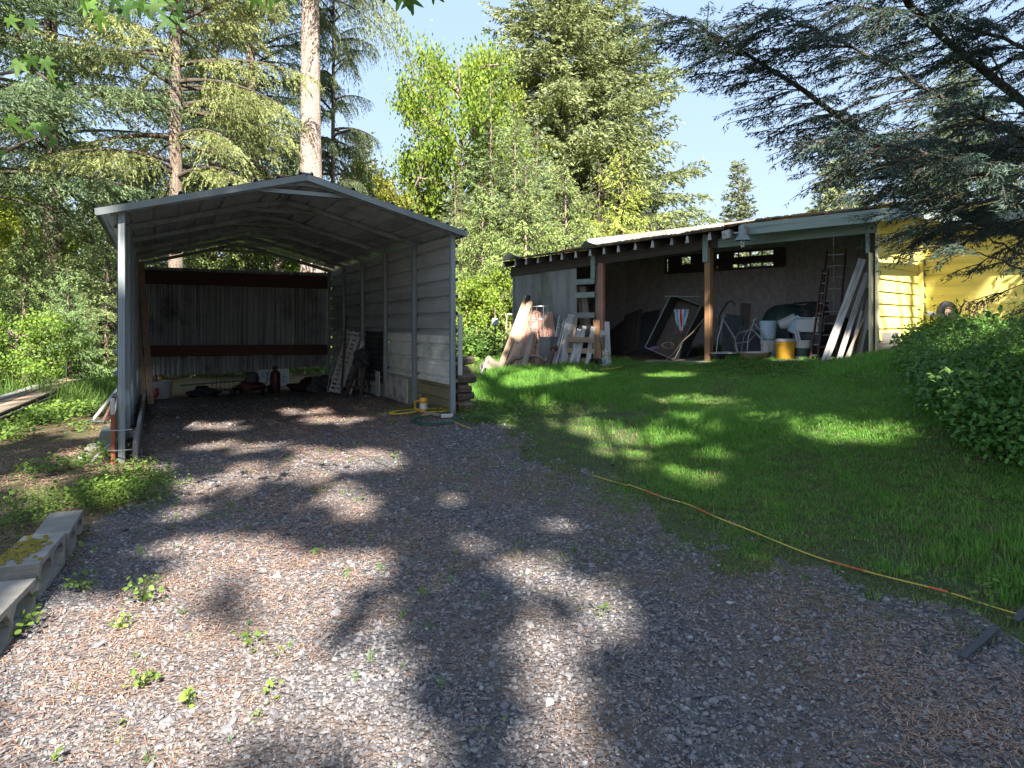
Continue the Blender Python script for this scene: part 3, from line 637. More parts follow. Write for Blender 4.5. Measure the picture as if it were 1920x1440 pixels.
# long pipe / jack along the ground by the back wall
g0 = CP(6.2, .9, .45); g1 = CP(6.5, 2.2, .42)
o = MB().tube([CP(6.2, .7, .36), CP(6.35, 1.9, .40)], .018, 8).build('metal_pipe', 'steelbar'); tag(o, 'pale steel pipe lying low across the back of the carport', 'pipe')
def blob(name, c, sx, sy, sz, mat, label, cat, seed=0, n=3, rough=.18, group=None, parent=None):
    import bmesh
    bm = bmesh.new(); bmesh.ops.create_icosphere(bm, subdivisions=n, radius=1); r = random.Random(seed)
    ph = [r.uniform(0, 6) for _ in range(6)]
    for v in bm.verts:
        p = v.co; k = 1 + rough * (math.sin(p.x * 3 + ph[0]) * math.sin(p.y * 3.3 + ph[1]) + .6 * math.sin(p.z * 6 + ph[2] + p.x * 4) + .4 * math.sin(p.y * 9 + ph[3]) * math.sin(p.x * 8 + ph[4]))
        v.co = Vector((p.x * sx * k, p.y * sy * k, max(p.z, -.45) * sz * k + .45 * sz))
    me = bpy.data.meshes.new(name); bm.to_mesh(me); bm.free(); me.materials.append(M[mat]); me.polygons.foreach_set('use_smooth', np.ones(len(me.polygons), bool))
    o = bpy.data.objects.new(name, me); link(o, parent, Matrix.Translation(c))
    if parent is None: tag(o, label, cat, group)
    return o
def gb(s, v): q = CP(s, v, 0); return V(q.x, q.y, gz(q))
# red petrol mower
c = gb(6.1, 1.95); t = thing('lawn_mower', c, 'dark red petrol mower against the corrugated back wall', 'mower')
blob('deck', c + V(0, 0, .10), .26, .22, .12, 'red', '', '', 1, parent=t)
MB().lathe([(0, .25), (.12, .25), (.13, .33), (.11, .42), (.05, .45), (0, .45)], c, 16).build('engine', 'dark', t)
for dx, dy in ((-.27, -.2), (.27, -.2), (-.27, .2), (.27, .2)):
    MB().lathe([(0, -.025), (.06, -.025), (.09, -.02), (.09, .02), (.06, .025), (0, .025)], c + V(dx, dy, .09), 16, V(1, 0, 0)).build('wheel', 'black', t)
MB().tube([c + V(-.2, .2, .2), c + V(-.22, .5, .75), c + V(.22, .5, .75), c + V(.2, .2, .2)], .014, 8).build('handle', 'steelbar', t)
c = gb(6.25, 2.4); t = thing('gas_cylinder', c, 'dark red gas cylinder standing in front of the gap under the back wall', 'cylinder')
MB().lathe([(0, 0), (.09, .0), (.10, .03), (.10, .36), (.085, .42), (.035, .45), (.03, .47), (0, .47)], c, 20).build('bottle', 'red', t)
MB().lathe([(.045, .46), (.05, .53), (.047, .53), (.042, .46)], c, 14).build('collar', 'rustdark', t)
MB().tube([c + V(0, 0, .47), c + V(0, 0, .52), c + V(.04, 0, .52)], .012, 8).build('valve', 'steelbar', t)
blob('tarpaulin_heap', gb(6.2, 3.02), .34, .26, .15, 'redtarp', 'dark red crumpled tarpaulin heap at the back right of the carport', 'tarpaulin', 4, 4, .3)
blob('black_bag', gb(5.5, 3.15), .25, .22, .22, 'dark', 'black bag on the floor behind the leaning white panels', 'bag', 5, 4, .25)
blob('black_sack', gb(6.3, 1.1), .30, .22, .12, 'black', 'black sack near the back wall, right of the white tub', 'sack', 6, 4, .25)
c = gb(6.3, 1.5); t = thing('grill_cart', c, 'black wire cart beside the dark red mower', 'cart')
for k in range(6): MB().tube([c + V(-.2 + .08 * k, -.15, .12), c + V(-.2 + .08 * k, -.15, .38), c + V(-.2 + .08 * k, .15, .38)], .006, 5).build('wire', 'dark', t)
MB().bar(c + V(-.25, 0, .11), c + V(.25, 0, .11), .34, .02).build('tray', 'dark', t)
for dx in (-.2, .2): MB().lathe([(0, -.02), (.07, -.02), (.075, 0), (.07, .02), (0, .02)], c + V(dx, -.16, .075), 14, V(0, 1, 0)).build('wheel', 'black', t)
# box seen through the gap behind the back wall (blue and white printed box)
c = CP(8.0, 2.55, 0); c.z = gz(c); t = thing('printed_box', c, 'white box with blue print seen under the back wall of the carport', 'box')
MB().box(c + V(0, 0, .28), (b3, a3, up), .75, .35, .55).build('carton', 'whitepl', t)
for k in range(5):
    MB().tube([c - a3 * .18 + b3 * (-.28 + .14 * k) + V(0, 0, .16 + .1 * (k % 2)) + b3 * math.cos(q) * .045 + V(0, 0, math.sin(q) * .06) for q in np.linspace(0, 5.2, 10)], .012, 5).build('print_mark', 'blue', t)
# slotted white shelving strips leaning on the right wall
def lean(px0, py0, px1, py1, dy=.0):
    Y = 12.9 - (px0 - 622) * .018; X = (px0 - CX) / F * Y; a = V(X, Y, hz(X, Y)); return a, P(px1, py1, min(Y - .05, 12.85 - (px1 - 657) * .02))
for i, (p, lb) in enumerate((((622, 726, 657, 619), 'white slotted metal shelf strip leaning on the right wall, leftmost of the pair'), ((634, 731, 668, 621), 'white slotted metal shelf strip leaning on the right wall, second of the pair'))):
    a, b = lean(*p, .25); d = (b - a).normalized(); ac = d.cross(V(0, 1, .1)).normalized() * -1
    ac = V(.93, .2, -.25).normalized(); ac = (ac - d * ac.dot(d)).normalized()
    t = thing('shelf_strip', a, lb, 'shelf strip', 'white slotted strips leaning in the carport'); L = (b - a).length
    for sgn in (-1, 1): board('rail', a + ac * .05 * sgn, b + ac * .05 * sgn, .022, .028, 'whitepl', t, up=ac)
    for k in range(14):
        c = a + d * (L * (k + .5) / 14); MB().bar(c - ac * .045, c + ac * .045, .018, .062, up=d.cross(ac)).build('rung', 'whitepl', t) if k % 1 == 0 and 0 else board('rung', c - ac * .045, c + ac * .045, .045 if k % 3 else .06, .012, 'whitepl', t, up=d.cross(ac))
for i, (p, lb) in enumerate((((637, 735, 672, 632), 'long plain white strip leaning just right of the slotted strips'), ((655, 733, 680, 640), 'narrow white strip leaning rightmost beside the black bag'))):
    a, b = lean(*p, .2); o = board('white_strip', a, b, .07, .02, 'whitepl', None, up=V(.3, -1, .2)); tag(o, lb, 'strip', 'plain white strips leaning in the carport')
a, b = lean(613, 728, 633, 622, .2); o = MB().tube([a, b], .012, 6).build('thin_rod', 'steelbar'); tag(o, 'thin pale rod leaning left of the slotted white strips', 'rod')
a, b = lean(640, 715, 650, 590, .4); o = MB().tube([a, b], .022, 6).build('dark_pole', 'rustdark'); tag(o, 'dark red pole leaning high against the right wall', 'pole')
# small wooden step stand with black bag
c = G(672, 742); t = thing('step_stand', c, 'brown wooden step stand under a shiny black bag', 'step stand')
tp = c + V(.03, .1, .50)
for sx in (-.13, .13):
    board('leg', c + V(sx - .05, -.15, 0), tp + V(sx * .6, 0, 0), .04, .07, 'wooddark', t); board('leg', c + V(sx + .02, .3, 0), tp + V(sx * .6, .06, 0), .04, .06, 'wooddark', t)
for k in (.3, .6): board('step', c + V(-.16, -.1 + .12 * k, .5 * k), c + V(.14, -.1 + .12 * k, .5 * k), .12, .025, 'wooddark', t)
board('top', tp + V(-.12, .03, 0), tp + V(.12, .03, 0), .2, .03, 'wooddark', t)
blob('black_bag', tp + V(.03, .03, .02), .17, .16, .19, 'dark', 'shiny black bag slumped on top of the wooden step stand', 'bag', 9, 4, .22)
o = board('grey_strip', G(720, 744) , G(720, 744) + V(.03, .02, .34), .08, .03, 'woodgrey', None, up=(0, 1, 0)); tag(o, 'short grey strip standing by the wall between two carport posts', 'strip')
# yellow lantern and cords at the right front post
c = G(794, 773); t = thing('work_light', c, 'yellow plastic hand lamp at the right front carport post', 'lamp')
MB().lathe([(0, 0), (.055, 0), (.06, .02), (.048, .05), (.05, .13), (.06, .15), (.045, .19), (0, .195)], c, 16).build('body', 'yelpl', t)
MB().tube([c + V(-.05, 0, .15), c + V(-.11, 0, .14), c + V(-.11, 0, .05), c + V(-.05, 0, .03)], .012, 8).build('handle', 'yelpl', t)
MB().lathe([(.051, .05), (.052, .12)], c, 16).build('shade', 'whitepl', t)
MB().lathe([(0, .19), (.025, .19), (.02, .235), (0, .24)], c, 10).build('cap', 'rustdark', t)
def coil(name, c, r, turns, thick, mat, label, sq=.8, zz=.01, seed=1, cat='cord'):
    rr = random.Random(seed); pts = []; r0 = r
    for i in range(turns * 16):
        a = i / 16 * 2 * math.pi
        if i % 16 == 0: r0 = r * rr.uniform(.75, 1.12); ox, oy = rr.uniform(-.1, .1) * r, rr.uniform(-.1, .1) * r
        q = c + V(ox + r0 * math.cos(a), oy + r0 * math.sin(a) * sq, 0); q.z = hz(q.x, q.y) + thick + zz * i / (turns * 16) + .01; pts.append(q)
    return tag(MB().tube(pts, thick, 5).build(name, mat), label, cat)
coil('cord_coil', G(757, 775), .20, 4, .006, 'cordy', 'yellow extension cord coiled on the gravel by the carport wall')
coil('cord_coil', G(818, 772), .22, 3, .007, 'cordy', 'yellow cord bundled behind the yellow lamp at the post foot', seed=4)
o = MB().tube([G(838, 790) + up * .02, G(855, 795) + up * .02, G(868, 801) + up * .015, G(885, 806) + up * .01], .005, 6).build('yellow_lead', 'cordy'); tag(o, 'short yellow lead running from the outlet block into the grass', 'lead')
coil('cord_loop', G(815, 788), .27, 7, .0055, 'cordg', 'dark green cord coiled in front of the right front post', seed=2)
c = G(838, 784); t = thing('power_strip', c, 'small white power outlet block on the green cord', 'power strip')
MB().box(c + V(0, 0, .03), (V(1, .2, 0).normalized(), V(-.2, 1, 0).normalized(), up), .15, .07, .045).build('case', 'whitepl', t, bevel=.006)
for k in (-1, 0, 1): MB().box(c + V(k * .04, -.005, .0545), (V(1, 0, 0), V(0, 1, 0), up), .018, .02, .002).build('socket', 'dark', t)
o = board('wood_offcut', G(790, 783), G(815, 779), .06, .03, 'woodorange'); o.location.z += .02; tag(o, 'reddish wood offcut among the cords at the wall', 'offcut')
o = board('wood_offcut', G(797, 779), G(825, 783), .05, .03, 'wood'); o.location.z += .03; tag(o, 'tan wood offcut lying across the yellow cords', 'offcut')
# firewood stack outside the right wall
t = thing('firewood_stack', CP(.35, 3.9, .3), 'low stack of split grey firewood outside the right carport wall', 'firewood')
for r_ in range(6):
    for k in range(7):
        q = CP(.18 + k * .17 + random.uniform(-.02, .02), 3.80, 0); z = gz(q) + .07 + r_ * .115; L = random.uniform(.15, .24) * (1 - .04 * r_)
        MB().tube([V(q.x, q.y, z) - b3 * .05, V(q.x, q.y, z) + b3 * L + V(0, 0, random.uniform(-.02, .02))], [random.uniform(.05, .065), random.uniform(.045, .065)], 6).build('log', 'firewood', t, smooth=False)
# post side: red pole, stand, rake
q = CP(-.06, -.07, 0); q.z = gz(q)
t = thing('marker_pole', q, 'rusty red pole with a chipped white top strapped to the left front post', 'pole')
MB().tube([q, q + V(-.005, 0, .50)], .022, 10).build('shaft', 'rust', t); MB().tube([q + V(-.005, 0, .5), q + V(-.01, 0, .66)], .021, 10).build('white_end', 'whitepl', t)
for z in (.14, .34): MB().tube([q + V(-.03, -.04, z), q + V(.12, -.055, z + .005), q + V(.2, -.02, z + .01)], .006, 6).build('strap', 'steelbar', t)
c = G(205, 792); t = thing('jack_stand', c, 'folded metal stand with rusty white tubes beside the left front post', 'stand')
tp = c + V(.10, .1, .52)
for dx, dy, mt in ((-.17, -.15, 'woodgrey'), (-.02, -.12, 'rustdark'), (.06, -.05, 'woodgrey'), (-.14, .25, 'rustdark')):
    MB().tube([c + V(dx, dy, .02), tp], .022, 8).build('leg', mt, t)
MB().tube([c + V(-.2, -.16, .04), c + V(.02, -.14, .03)], .02, 8).build('foot_bar', 'dark', t); MB().lathe([(0, 0), (.04, 0), (.04, .05), (0, .05)], tp - V(0, 0, .03), 12).build('hub', 'dark', t)
a = G(173, 868); t = thing('garden_rake', a, 'old grey metal rake propped low beside the left front post', 'rake')
MB().tube([a + V(0, 0, .03), a + V(.22, .2, .28)], .014, 8).build('handle', 'woodgrey', t); MB().bar(a + V(-.07, -.03, .03), a + V(.13, -.05, .03), .02, .02).build('head', 'steelbar', t)
for k in range(9): MB().tube([a + V(-.06 + k * .022, -.04, .03), a + V(-.06 + k * .022, -.1, .0)], .003, 4).build('tine', 'steelbar', t)
o = board('metal_sheet', G(190, 845), G(203, 815) + V(0, 0, .1), .14, .01, 'galv', None, up=(.5, -1, .6)); tag(o, 'small bent grey metal sheet leaning by the red pole', 'sheet')
for i, (px, py, r, lb) in enumerate(((178, 843, .10, 'rounded grey rock left of the red pole'), (193, 858, .06, 'small pale rock near the rake head'), (160, 858, .08, 'flat grey rock beside the rake'))):
    blob('rock', G(px, py) - V(0, 0, .02), r, r * .8, r * .6, 'concrete' if i != 1 else 'stone', lb, 'rock', 20 + i, 3, .15, group='rocks by the left front post')
# ---------------- plank pile at far left
t = thing('plank_pile', G(40, 790), 'pile of long weathered grey planks lying in the weeds at far left', 'lumber')
e1 = G(118, 738); e0 = G(-160, 850); d = (e1 - e0).normalized(); nx = V(-d.y, d.x, 0).normalized()
for i in range(14):
    lay, kx = divmod(i, 5); off = nx * (kx * .16 - .32 + random.uniform(-.03, .03)); zo = .12 + lay * .055
    a = e0 + off + V(0, 0, zo); b = e1 + off + d * random.uniform(-.7, .35) + V(0, 0, zo + .03 * lay)
    board('plank', a, b, .145, .038, ['wood', 'woodgrey', 'wood', 'woodtan'][i % 4], t, roll=random.uniform(-.06, .06))
# ---------------- concrete blocks lower left
def cinder(c, d, L, wd, h, label, tilt=0, mossm=True):
    d = Vector((d[0], d[1], 0)).normalized(); n = V(-d.y, d.x, 0); t = thing('concrete_block', c, label, 'concrete block', 'concrete blocks edging the driveway')
    import bmesh
    bm = bmesh.new(); nx, nw, nz = 18, 8, 8
    def inside(i, j, k): # side cores open through from the front face
        return False
    # block = slab top, slab bottom, webs
    b = MB(); ax = (d, n, up)
    b.box(c + up * (h - .017), ax, L, wd, .034); b.box(c + up * .017, ax, L, wd, .034)
    for x in (-L / 2 + .018, 0, L / 2 - .018): b.box(c + d * x + up * (h / 2), ax, .036, wd - .004, h - .066)
    # rounded core corners
    for x0, x1 in ((-L / 2 + .036, -.018), (.018, L / 2 - .036)):
        for z0, sz in ((.034, 1), (h - .034, -1)):
            for xx, sx in ((x0, 1), (x1, -1)):
                p = c + d * xx + up * z0
                vs = [p - n * (wd / 2 - .003), p + d * sx * .05 - n * (wd / 2 - .003), p + up * sz * .05 - n * (wd / 2 - .003), p + n * (wd / 2 - .003), p + d * sx * .05 + n * (wd / 2 - .003), p + up * sz * .05 + n * (wd / 2 - .003)]
                b.add(vs, [(0, 1, 2), (3, 5, 4), (1, 4, 5, 2)])
    bm.free()
    o = b.build('body', 'concrete', t, smooth=False, bevel=.004)
    if mossm:
        m_ = MB(); rr = random.Random(int(c.x * 100))
        for k in range(120):
            q = c + d * rr.gauss(-.02, L * .18) + n * rr.gauss(.02, wd * .2) + up * (h + .002)
            if abs((q - c).dot(d)) > L * .47 or abs((q - c).dot(n)) > wd * .47: continue
            m_.lathe([(rr.uniform(.012, .022), 0), (.01, .008), (0, .011)], q, 6)
        m_.build('moss_patch', 'mossy', t)['kind'] = 'stuff'
    return t
bk0 = G(20, 1078); bk1 = G(118, 960)
cd_ = (-.37, .93)
def gq(x, y, dz=0): return V(x, y, hz(x, y) + dz)
cinder(gq(-2.77, 3.94, 0), cd_, .60, .22, .20, 'concrete block with a cushion of yellow moss, middle of the three', 0, True)
cinder(gq(-3.02, 4.56, -.03), (-.42, .91), .60, .20, .19, 'pale low concrete block, farthest of the three', 0, False)
cinder(gq(-2.50, 3.25, -.02), (-.32, .95), .66, .22, .20, 'bare grey concrete block at the left, nearest of the three', 0, False)
# ---------------- yellow and red cord across the lawn edge
cp_px = [(1110, 893), (1145, 905), (1180, 915), (1240, 935), (1290, 950), (1340, 975), (1400, 1000), (1450, 1020), (1520, 1045), (1600, 1070), (1690, 1097), (1790, 1125), (1860, 1147), (1960, 1172), (2100, 1200)]
pts = [G(x, y) for x, y in cp_px]; dense = []
for i in range(len(pts) - 1):
    n = max(2, int((pts[i + 1] - pts[i]).length / .03))
    for k in range(n):
        t_ = k / n; p0 = pts[max(i - 1, 0)]; p1 = pts[i]; p2 = pts[i + 1]; p3 = pts[min(i + 2, len(pts) - 1)]
        q = .5 * ((2 * p1) + (p2 - p0) * t_ + (2 * p0 - 5 * p1 + 4 * p2 - p3) * t_ ** 2 + (3 * p1 - p0 - 3 * p2 + p3) * t_ ** 3)
        q.z = hz(q.x, q.y) + (.022 if i > 1 else .008) + .008 * math.sin(q.x * 9); dense.append(q)
t = thing('garden_hose', dense[0], 'thin yellow cord with red marks running along the lawn edge', 'cord')
MB().tube(dense, .0042, 8).build('cord', 'cordy', t)
b = MB()
for k in range(20, len(dense) - 8, 17):
    if random.random() < .55: b.tube([q + V(0, 0, .0012) for q in dense[k:k + random.randint(3, 7)]], .0046, 8)
b.build('red_marks', 'cordr', t)
a, b_ = G(1803, 1240), G(1868, 1190); o = board('flat_bar', a + up * .02, b_ + up * .035, .032, .006, 'dark', None, roll=.2); tag(o, 'dark flat bar lying on the gravel near the lawn edge at right', 'bar')
a, b_ = G(1905, 1175), G(1960, 1120); o = board('flat_bar', a + up * .03, b_ + up * .06, .03, .006, 'dark', None, roll=.2); tag(o, 'dark flat bar sticking up from the grass at the right edge', 'bar')
# ================================================================== SHED
uE0, zE0 = SX(944, 491, -.4); uE1, zE1 = SX(1375, 430, -.4)
def ez(u): return zE0 + (zE1 - zE0) * (u - uE0) / (uE1 - uE0)
uF0, zF0 = SX(1395, 440, -.45); uF1, zF1 = SX(1742, 405, -.45)
def fz(u): return zF0 + (zF1 - zF0) * (u - uF0) / (uF1 - uF0)
uF1, _ = SX(1722, 400, -.45)
s3, n3 = V(se.x, se.y, 0), V(sn.x, sn.y, 0)
def SGu(u, wd=0): q = SP(u, wd, 0); return hz(q.x, q.y)
sh = thing('shed', SP(4, 1.5, .7), 'open fronted weathered shed with dark interior and exposed rafter tails', 'shed')
# roof decking sheets and covering
pitch = .16
u = uE0 - .35; k = 0
while u < uF1 - .01:
    u2 = min(u + .92, uF1); um = (u + u2) / 2; zz = (ez(um) + .02) if um < uF0 - .2 else max(fz(um) + .20, ez(um) + .02)
    dz = (ez(u2) - ez(u)) / 2
    p0 = SP(u + .004, -.45, zz - dz); p1 = SP(u2 - .004, -.45, zz + dz); q0 = SP(u + .004, 3.6, zz - dz + pitch * 4.05); q1 = SP(u2 - .004, 3.6, zz + dz + pitch * 4.05)
    th = .03 + random.uniform(-.006, .008)
    b = MB(); b.add([p0, p1, q1, q0, p0 + up * th, p1 + up * th, q1 + up * th, q0 + up * th], [(0,1,2,3),(4,7,6,5),(0,4,5,1),(1,5,6,2),(2,6,7,3),(3,7,4,0)])
    b.build('roof_panel', 'shingle', sh, smooth=False)
    # moss and debris lumps along the edge
    u = u2; k += 1
mb = MB()
for i in range(1500):
    uu = random.uniform(uE0 + 1.5, uF1 - .5); ww = -.42 + abs(random.gauss(0, .5)); um = uu
    zz = (ez(um) + .02) if um < uF0 - .2 else max(fz(um) + .20, ez(um) + .02)
    if fnoise(uu, ww, 2., 3.) < -.1: continue
    mb.lathe([(random.uniform(.03, .08), 0), (random.uniform(.02, .04), .02), (0, random.uniform(.025, .045))], SP(uu, ww, zz + .03 + (ww + .45) * pitch), 6)
o = mb.build('roof_moss', 'moss', sh); o['kind'] = 'stuff'
for px, py, s in ((955, 484, 1.0), (1100, 462, .8)):
    uu, zz = SX(px, py, -.42); b = MB(); b.add([SP(uu - .25 * s, -.42, zz - .02), SP(uu + .3 * s, -.42, zz + .02), SP(uu + .18 * s, -.1, zz + .04), SP(uu - .12 * s, -.35, zz + .13 * s), SP(uu - .02 * s, -.46, zz + .26 * s * .6), SP(uu - .25 * s, -.415, zz - .035), SP(uu + .3 * s, -.415, zz + .005)], [(0, 1, 2), (0, 2, 3), (0, 3, 4), (0, 4, 1), (0, 5, 6, 1)])
    b.build('curled_sheet', 'galv', sh, smooth=False)
# eave board behind the tails and the tails
u0, u1 = uE0 - .1, uF0 + .1
for px in (944, 967, 987, 1009, 1033, 1054, 1080, 1107, 1133, 1160, 1192, 1224, 1260, 1289, 1331):
    uu, _ = SX(px, 480, -.4); zt = ez(uu)
    b = MB(); wt, wb, hh = .018, .042, .14
    prof = [(-wt, 0), (wt, 0), (wb, -hh), (-wb, -hh)]
    vs = [SP(uu + x, -.41, zt + z) for x, z in prof] + [SP(uu + (x * 1.0), 3.3, zt + z + pitch * 3.7) for x, z in prof]
    raf = b.add(vs, [(0,1,2,3),(7,6,5,4),(0,4,5,1),(1,5,6,2),(2,6,7,3),(3,7,4,0)]).build('rafter', 'wooddark', sh, smooth=False)
    e = MB(); e.add([SP(uu + x, -.414, zt + z + .0) for x, z in prof] + [SP(uu + x, -.411, zt + z) for x, z in prof], [(0,1,2,3),(7,6,5,4),(0,4,5,1),(1,5,6,2),(2,6,7,3),(3,7,4,0)]).build('rafter_end', 'white', raf, smooth=False)
for k in range(8):
    uu = uF0 + .3 + k * .55; zt = fz(uu) + .18
    if uu < uF1: board('rafter', SP(uu, -.35, zt - .1), SP(uu, 3.4, zt - .1 + pitch * 3.7), .045, .14, 'wooddark', sh)
# fascia
board('fascia', SP(uF0 - .05, -.47, fz(uF0) + .09), SP(uF1, -.47, fz(uF1) + .09), .03, .20, 'green', sh)
board('fascia', SP(uF1, -.47, fz(uF1) + .09), SP(uF1, 2.0, fz(uF1) + .09 + .12), .03, .20, 'green', sh)
b = board('eave_block', SPX(1357, 442, -.38), SPX(1372, 438, -.38), .12, .16, 'white', sh)
# front beams
_, zb0 = SX(1131, 486, -.02); _, zb1 = SX(1330, 457, -.02); ub0, _ = SX(960, 486, 0); ub1, _ = SX(1380, 450, 0)
def beamz(u): a, za = SX(1131, 485, 0); c_, zc = SX(1330, 456, 0); return za + (zc - za) * (u - a) / (c_ - a)
board('header_beam', SP(ub0, 0, beamz(ub0)), SP(ub1, 0, beamz(ub1)), .09, .24, 'wooddark', sh)
a_, za = SX(1375, 452, -.03); c_, zc = SX(1642, 424, -.03)
board('header_beam', SP(a_ - .3, -.03, za), SP(c_, -.03, zc), .09, .22, 'green', sh)
# plywood front panels
uA, _ = SX(965, 500, 0); uB, _ = SX(1082, 500, 0); um = SX(1014, 500, 0)[0]
for a, b in ((uA, um), (um + .012, uB)):
    zt = min(beamz(a), beamz(b)) - .10
    board('plywood_panel', SP(a, .0, (zt + SGu(a) - .1) / 2), SP(b, .0, (zt + SGu(b) - .1) / 2), .02, zt - SGu(a) + .1, 'plywood', sh)
board('corner_board', SP(uA - .03, .0, SGu(uA) - .1), SP(uA - .03, .0, beamz(uA)), .06, .05, 'woodgrey', sh, up=s3)
# end wall left, back wall with openings
for k in range(3): MB().box(SP(.02 + uA, .5 + k, 1.9), (n3, s3, up), .985, .02, 2.6).build('plywood_panel', 'plywood', sh)
def wpanel(u0, u1, z0, z1, wd=3.0, mat='osb', nm='back_panel'):
    n = max(1, round((u1 - u0) / 1.22)); st = (u1 - u0) / n
    for i in range(n): MB().box(SP(u0 + (i + .5) * st, wd + .003 * (i % 2), (z0 + z1) / 2), (s3, n3, up), st - .006, .016, z1 - z0).build(nm, mat, sh)
w0, w1 = SX(1343, 490, 3)[0], SX(1472, 490, 3)[0]; v0, v1 = SX(1250, 490, 3)[0], SX(1322, 490, 3)[0]
zlo = SX(1400, 503, 3)[1]; zhi = SX(1400, 471, 3)[1]; ztop = 3.95
wpanel(-.1, v0, .5, ztop); wpanel(v0, v1, .5, zlo - .02); wpanel(v1, w0, .5, ztop); wpanel(w0, w1, .5, zlo); wpanel(w1, SL + .3, .5, ztop)
wpanel(v0, v1, zhi, ztop); wpanel(w0, w1, zhi, ztop)
# window frames and lattice
for a, b in ((v0, v1), (w0, w1)):
    fr = MB(); fr.bar(SP(a, 2.97, zlo), SP(b, 2.97, zlo), .06, .05).bar(SP(a, 2.97, zhi), SP(b, 2.97, zhi), .06, .05); fr.bar(SP(a, 2.97, zlo), SP(a, 2.97, zhi), .06, .05).bar(SP(b, 2.97, zlo), SP(b, 2.97, zhi), .06, .05)
    fr.build('window_frame', 'wooddark', sh, smooth=False)
for k in range(4): a = SX(1385 + 22 * k, 490, 3)[0]; board('lattice_slat', SP(a, 3.0, zlo), SP(a, 3.0, zhi), .05, .02, 'wooddark', sh, up=s3)
zz = zlo + (zhi - zlo) * .32; board('lattice_slat', SP(w0, 3.01, zz), SP(w1, 3.01, zz), .02, .045, 'wooddark', sh)
zz = zlo + (zhi - zlo) * .62; board('lattice_slat', SP(w0, 3.01, zz), SP(w1, 3.01, zz), .02, .05, 'wooddark', sh)
zz = zlo + (zhi - zlo) * .5; board('shutter', SP(w0, 3.035, zz), SP(w1, 3.035, zz), .02, .17, 'wooddark', sh)
a = SX(1450, 480, 3)[0]; board('shutter', SP(a, 3.05, (zlo + zhi) / 2), SP(w1, 3.05, (zlo + zhi) / 2), .02, zhi - zlo, 'wooddark', sh)
a = SX(1372, 480, 3)[0]; board('shutter', SP(w0, 3.06, zlo + .1), SP(a, 3.06, zlo + .1), .02, .2, 'wooddark', sh)
a = SX(1375, 480, 3)[0]; board('shutter', SP(w0 + .05, 3.03, zhi - .1), SP(a, 3.03, zhi - .1), .02, .3, 'wooddark', sh)
am = SX(1278, 490, 3)[0]; board('shutter', SP(v0 + .03, 3.02, (zlo + zhi) / 2), SP(am, 3.02, (zlo + zhi) / 2), .02, zhi - zlo, 'wooddark', sh)
am2 = SX(1294, 490, 3)[0]; board('shutter', SP(am2, 3.02, (zlo + zhi) / 2), SP(v1, 3.02, (zlo + zhi) / 2), .02, zhi - zlo, 'wooddark', sh)
board('shutter', SP(am, 3.025, zlo + (zhi - zlo) * .25), SP(am2, 3.025, zlo + (zhi - zlo) * .25), .02, (zhi - zlo) * .5, 'wooddark', sh)
# shelf frame of crossboards left of the opening
uC, _ = SX(1082, 600, 0); uD, _ = SX(1118, 600, 0); uP, _ = SX(1128, 600, 0)
board('post', SP(uP, 0, SGu(uP) - .1), SP(uP, 0, beamz(uP) - .1), .09, .14, 'woodred', sh, up=s3)
board('post', SP(uP - .14, .03, SGu(uP) - .1), SP(uP - .14, .03, beamz(uP) - .1), .05, .09, 'wood', sh, up=s3)
for y0, y1, mt in ((523, 533, 'green'), (548, 558, 'green'), (586, 596, 'woodgrey'), (610, 617, 'wood')):
    zc = (SX(1100, y0, -.05)[1] + SX(1100, y1, -.05)[1]) / 2; hgt = SX(1100, y0, -.05)[1] - SX(1100, y1, -.05)[1]
    board('crossboard', SP(uC, -.06, zc), SP(uD, -.06, zc), .03, hgt, mt, sh)
zc = SX(1115, 500, -.05)[1]; board('crossboard', SP(SX(1115, 500)[0], -.06, zc - .25), SP(SX(1115, 500)[0], -.06, zc + .25), .03, .12, 'green', sh, up=s3)
# post in the middle
um_, _ = SX(1329, 600, -.02); board('post', SP(um_, -.02, SGu(um_) - .1), SP(um_, -.02, beamz(um_) - .1), .14, .12, 'woodorange', sh, up=s3)
board('post_cap', SP(um_ - .02, -.11, beamz(um_) - .38), SP(um_ - .02, -.11, beamz(um_) + .16), .03, .12, 'green', sh, up=s3)
u_, _ = SX(1378, 470, .3); board('post', SP(u_, .3, zhi), SP(u_, .3, beamz(u_) + .1), .09, .1, 'green', sh, up=s3)
# floor sill planks
for a, b, y in ((1215, 1330, 679), (1330, 1470, 680), (1440, 1560, 673)):
    A, B = SX(a, y, -.12)[0], SX(b, y, -.12)[0]; board('sill_plank', SP(A, -.12, SGu(A, -.12) + .02), SP(B, -.12, SGu(B, -.12) + .02), .22, .05, 'woodgrey', sh)
# right end: corner board and siding
uR, _ = SX(1625, 600, -.03); uS = SL + .02
board('corner_board', SP((uR + uS) / 2, -.03, SGu(SL) - .08), SP((uR + uS) / 2, -.03, 2.68), .03, uS - uR, 'cream', sh, up=n3)
board('jamb', SP((uR + uS) / 2 - .05, -.02, 2.68), SP((uR + uS) / 2 - .05, -.02, zc if 0 else SX(1635, 424, 0)[1] - .1), .05, uS - uR - .06, 'green', sh, up=n3)
hs = thing('yellow_house', SP(SL + 1.5, 3.5, 1.2), 'yellow lap sided house at right joined to the end of the shed', 'house')
board('corner_board', SP(uS + .005, .04, SGu(SL) + .02), SP(uS + .005, .04, 3.3), .10, .035, 'cream', hs, up=s3)
for k in range(11):
    z0 = 1.235 + k * .2075
    if z0 > 3.4: break
    board('siding_board', SP(SL + .015, .09, z0 + .1), SP(SL + .015, 2.28, z0 + .1), .018, .222, 'yellow', hs, roll=-.14)
